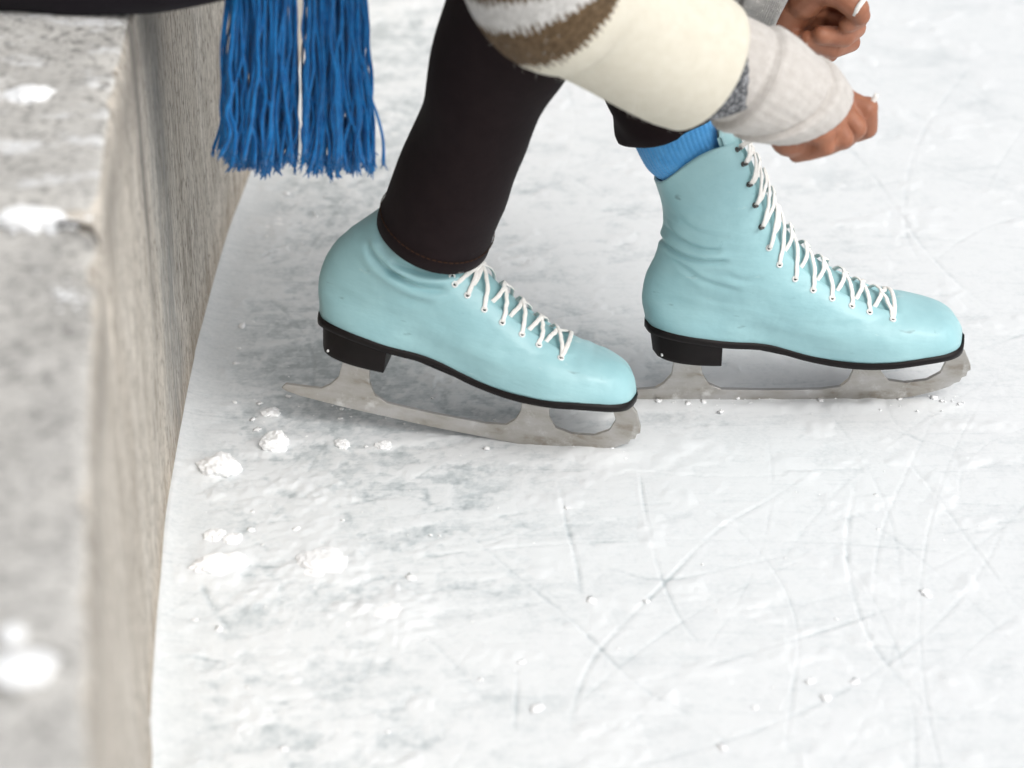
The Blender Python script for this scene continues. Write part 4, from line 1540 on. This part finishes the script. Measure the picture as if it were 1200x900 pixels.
# ------------------------------------------------------------------ blue scarf with two tassels hanging in front of the wall
def build_scarf():
    SY = 1.665
    root = empty('scarf', tuple(at(350, 190, SY)))
    tag(root, 'bright blue scarf ending in two thick yarn tassels hanging beside the wall', 'scarf')
    O = np.array(root.location)
    rr = random.Random(12)
    def tassel(ul, ur, bl, br, vb, nst, seed, lim, vtop=-70):
        rr = random.Random(seed)
        V, F, n = [], [], 0
        b = MB()
        for k in range(nst):
            t = rr.random()
            dpt = rr.gauss(0, .5)
            y0 = SY + dpt * .012
            y1 = SY + dpt * .026
            u0 = ul + (ur - ul) * t
            t1 = min(1, max(0, t + rr.gauss(0, .07)))
            u1 = bl + (br - bl) * t1
            v1 = vb(t1) + rr.gauss(0, 6)
            pts = []
            ncp = 11
            amp = rr.choice((2, 4, 6, 10)) * (1.4 if rr.random() < .12 else 1)
            ph = rr.uniform(0, 6.28); fr = rr.uniform(1.2, 3.2)
            for q in range(ncp):
                s = q / (ncp - 1)
                sw = s ** .8
                u = u0 + (u1 - u0) * sw + (7 * math.sin(ph * 3) * math.sin(math.pi * s) if rr.random() < 2 else 0) + amp * math.sin(ph + fr * s * 3.1) * s * (1.15 - s * .35) + rr.gauss(0, 2.2) * s
                u = min(u, lim[1] + rr.gauss(0, 1.0)) if lim[1] else max(u, lim[0] + rr.gauss(0, 1.0))
                v = vtop + (v1 - vtop) * s
                y = y0 + (y1 - y0) * sw + .004 * math.sin(ph * 2 + fr * s * 4) * s
                pts.append(at(u, v, y) - O)
            R = rr.uniform(.0009, .0016)
            P = spline(pts, 30)
            rad = np.full(30, R); rad[-3:] *= (1.05, 1.2, 1.35)
            b.tube(P, rad, 6, up=(1, 0, 0))
            # frayed end
            e = P[-1]; dirn = P[-1] - P[-2]; dirn /= np.linalg.norm(dirn)
            for q in range(5):
                tip = e + dirn * rr.uniform(.002, .0065) + np.array([rr.gauss(0, .0016), rr.gauss(0, .0016), rr.gauss(0, .0008)])
                b.tube([e - dirn * .001, tip], [.0007, .0003], 4, up=(1, 0, 0))
        o = b.build('tassel', M['yarn'], root)
        o['kind'] = 'stuff'
        return o
    l = tassel(273, 340, 259, 347, lambda t: 180 + 9 * math.sin(t * 3.0), 135, 5, (None, 348))
    r = tassel(364, 421, 355, 439, lambda t: 182 + 9 * math.sin(t * 2.6 + .2), 130, 9, (355, None))
    l['label'] = 'left blue yarn tassel'
    r['label'] = 'right blue yarn tassel'
    # knitted end of the scarf, rising towards the neck
    path = spline([at(350, -60, SY), at(352, -140, SY + .005), at(372, -330, SY + .03), at(430, -620, SY + .08), np.array([-.02, 1.70, .93])], 40) - O
    V, F = tube_data(path, np.interp(np.linspace(0, 1, 40), [0, .1, 1], [.012, .016, .03]), 40, up=(0, 1, 0), R2=np.interp(np.linspace(0, 1, 40), [0, .1, .5, 1], [.058, .058, .06, .05]))
    mesh_obj('knitted_band', V, F, M['yarn'], root)
    return root
build_scarf()

# ------------------------------------------------------------------ snow: lumps one can count on the ice and the wall
def lump_mesh(seed, flat, sub=5, rough=.30):
    bm = bmesh.new()
    bmesh.ops.create_icosphere(bm, subdivisions=sub, radius=1.0)
    for v in bm.verts:
        c = v.co.copy()
        k = 1 + .10 * mnoise.fractal(c * 5 + Vector((seed, 0, 0)), .8, 2, 4) + rough * mnoise.fractal(c * 1.1 + Vector((seed * 3.1, seed, 0)), 1, 2, 4) + .10 * mnoise.noise(c * 4 + Vector((seed, 0, 5)))
        cell = mnoise.voronoi(c * 1.6 + Vector((seed, seed * 2, 0)))[0]
        k += .12 * (cell[0] - .4)
        v.co = c * k
        v.co.z = max(v.co.z, -.35) * flat
    me = bpy.data.meshes.new('snow_lump')
    bm.to_mesh(me); bm.free()
    me.materials.append(M['snow'])
    me.polygons.foreach_set('use_smooth', [True] * len(me.polygons))
    return me

def lump(u, v, z, rx, ry, flat, rot, seed, label, group, cat='snow'):
    me = lump_mesh(seed, 1.0)
    o = bpy.data.objects.new('snow_lump', me)
    COL.objects.link(o)
    p = on(u, v, z)
    o.location = (p[0], p[1], z + rx * flat * .22)
    o.scale = (rx, ry, rx * flat)
    o.rotation_euler = (0, 0, rot)
    tag(o, label, cat, group)
    return o
GI, GW = 'lumps of snow on the ice', 'lumps of snow on the wall'
lump(323, 523, 0, .0115, .011, .85, .3, 1, 'rounded fist-like snow lump on grey ice below the heel of the nearer skate', GI)
lump(256, 551, 0, .0150, .017, .62, 1.2, 2, 'snow lump nearest the wall, just below and left of the rounded one', GI)
lump(258, 664, 0, .0215, .012, .38, .35, 3, 'flat wedge of snow by the wall with a groove trailing below it', GI)
lump(376, 660, 0, .0180, .020, .24, .8, 4, 'broad soft heap of snow right of the flat wedge', GI)
lump(456, 717, 0, .0220, .014, .10, .1, 5, 'low flattened snow patch, the lowest and rightmost of the lumps', GI)
lump(252, 629, 0, .0085, .009, .5, .2, 6, 'small snow crumb just above the flat wedge, left of its pair', GI)
lump(273, 634, 0, .0070, .008, .55, 2.2, 7, 'small snow crumb just above the flat wedge, right of its pair', GI)
lump(318, 486, 0, .0075, .008, .55, .9, 8, 'small snow crumb right above the rounded lump', GI)
lump(401, 522, 0, .0060, .007, .6, .9, 9, 'small snow crumb right of the rounded lump, below the nearer blade', GI)
lump(325, 265, 0, .0125, .015, .14, .2, 10, 'faint low snow patch on the ice left of the trouser hem', GI)
lump(450, 523, 0, .0065, .007, .5, 1.4, 15, 'small snow crumb below the middle of the nearer blade', GI)
lump(36, 116, WALL_H, .0165, .013, .38, .3, 11, 'knobbly snow lump on the farther part of the wall top', GW)
lump(36, 261, WALL_H, .0235, .009, .30, .0, 12, 'long snow ridge lying across the joint between the wall blocks', GW)
lump(20, 789, WALL_H, .0165, .011, .34, .1, 13, 'blurred white snow lump on the near end of the wall top', GW)
lump(14, 747, WALL_H, .0058, .006, .55, .1, 14, 'tiny blurred snow crumb just behind the near lump on the wall', GW)

# crumbs nobody could count
def crumbs(name, spots, seed, label):
    rr = random.Random(seed)
    proto = []
    for k in range(5):
        bm = bmesh.new(); bmesh.ops.create_icosphere(bm, subdivisions=2, radius=1)
        for v in bm.verts:
            v.co *= 1 + .9 * mnoise.noise(v.co * 1.7 + Vector((k * 7 + seed, 0, 0)))
            v.co.z = max(v.co.z, -.3)
        V = np.array([v.co[:] for v in bm.verts]); F = [[v.index for v in f.verts] for f in bm.faces]
        bm.free(); proto.append((V, F))
    b = MB()
    for (x, y, z, r, fl) in spots:
        V, F = proto[rr.randrange(5)]
        a = rr.uniform(0, 6.28); c, s = math.cos(a), math.sin(a)
        W = V * [r, r * rr.uniform(.6, 1.1), r * fl]
        W = np.stack([W[:, 0] * c - W[:, 1] * s + x, W[:, 0] * s + W[:, 1] * c + y, W[:, 2] + z], 1)
        b.add(W, F)
    o = b.build(name, M['snow'])
    tag(o, label, 'snow', kind='stuff')
    return o
rr = random.Random(21)
sp_ice = []
for k in range(170):
    u = rr.gauss(330, 130); v = rr.uniform(205, 880)
    if rr.random() < .35: u = rr.uniform(230, 1150); v = rr.uniform(490, 880)
    p = on(u, v)
    if p[0] - float(wall_x(p[1])) < .012: continue
    r = .0007 + .0042 * rr.random() ** 4
    sp_ice.append((p[0], p[1], .0010, r, rr.uniform(.15, .4)))
for (u0, v0, u1, v1, n) in ((345, 476, 735, 530, 60), (750, 472, 1130, 472, 70)):
    for k in range(n):
        t = rr.random()
        p = on(u0 + (u1 - u0) * t + rr.gauss(0, 4), v0 + (v1 - v0) * t + rr.gauss(0, 7))
        sp_ice.append((p[0], p[1], .0022, .0006 + .0026 * rr.random() ** 4, rr.uniform(.3, .7)))
crumbs('snow_crumbs', sp_ice, 3, 'fine snow crumbs scraped up and strewn over the ice')
sp_w = []
def dust(u, v, su, sv, n, rmax):
    for k in range(n):
        p = on(rr.gauss(u, su), rr.gauss(v, sv), WALL_H)
        if p[0] > float(wall_x(p[1])) - .008: continue
        sp_w.append((p[0], p[1], WALL_H - .001, .0006 + rmax * rr.random() ** 3, rr.uniform(.15, .4)))
dust(80, 45, 28, 12, 260, .0035); dust(70, 182, 40, 14, 260, .003); dust(95, 205, 22, 6, 130, .003); dust(20, 118, 25, 12, 160, .003)
dust(50, 262, 30, 4, 120, .003); dust(40, 90, 50, 40, 200, .002); dust(60, 150, 50, 60, 260, .0018); dust(20, 10, 40, 10, 60, .003); dust(100, 95, 15, 20, 90, .002); dust(85, 340, 22, 16, 40, .002)
crumbs('snow_dusting', sp_w, 8, 'thin dusting of snow on the concrete wall top')

# thin dark tube added for the dark curved line at the joint
tw = spline([on(66, 262, WALL_H + .006), on(84, 261.5, WALL_H + .006), on(99, 266, WALL_H + .005), on(110, 275, WALL_H + .003), on(116, 286, WALL_H + .001)], 24)
V, F = tube_data(tw, np.linspace(.0019, .0010, 24) * (1 + .2 * np.sin(np.arange(24) * 1.9)), 8, up=(0, 0, 1))
tag(mesh_obj('dark_strand', V, F, mat_simple('strand_dark', (.030, .026, .024), .85, .2, 200, .5, .001, .3)), 'thin dark curved strand along the joint at the end of the snow ridge on the wall top', 'dark_strand')
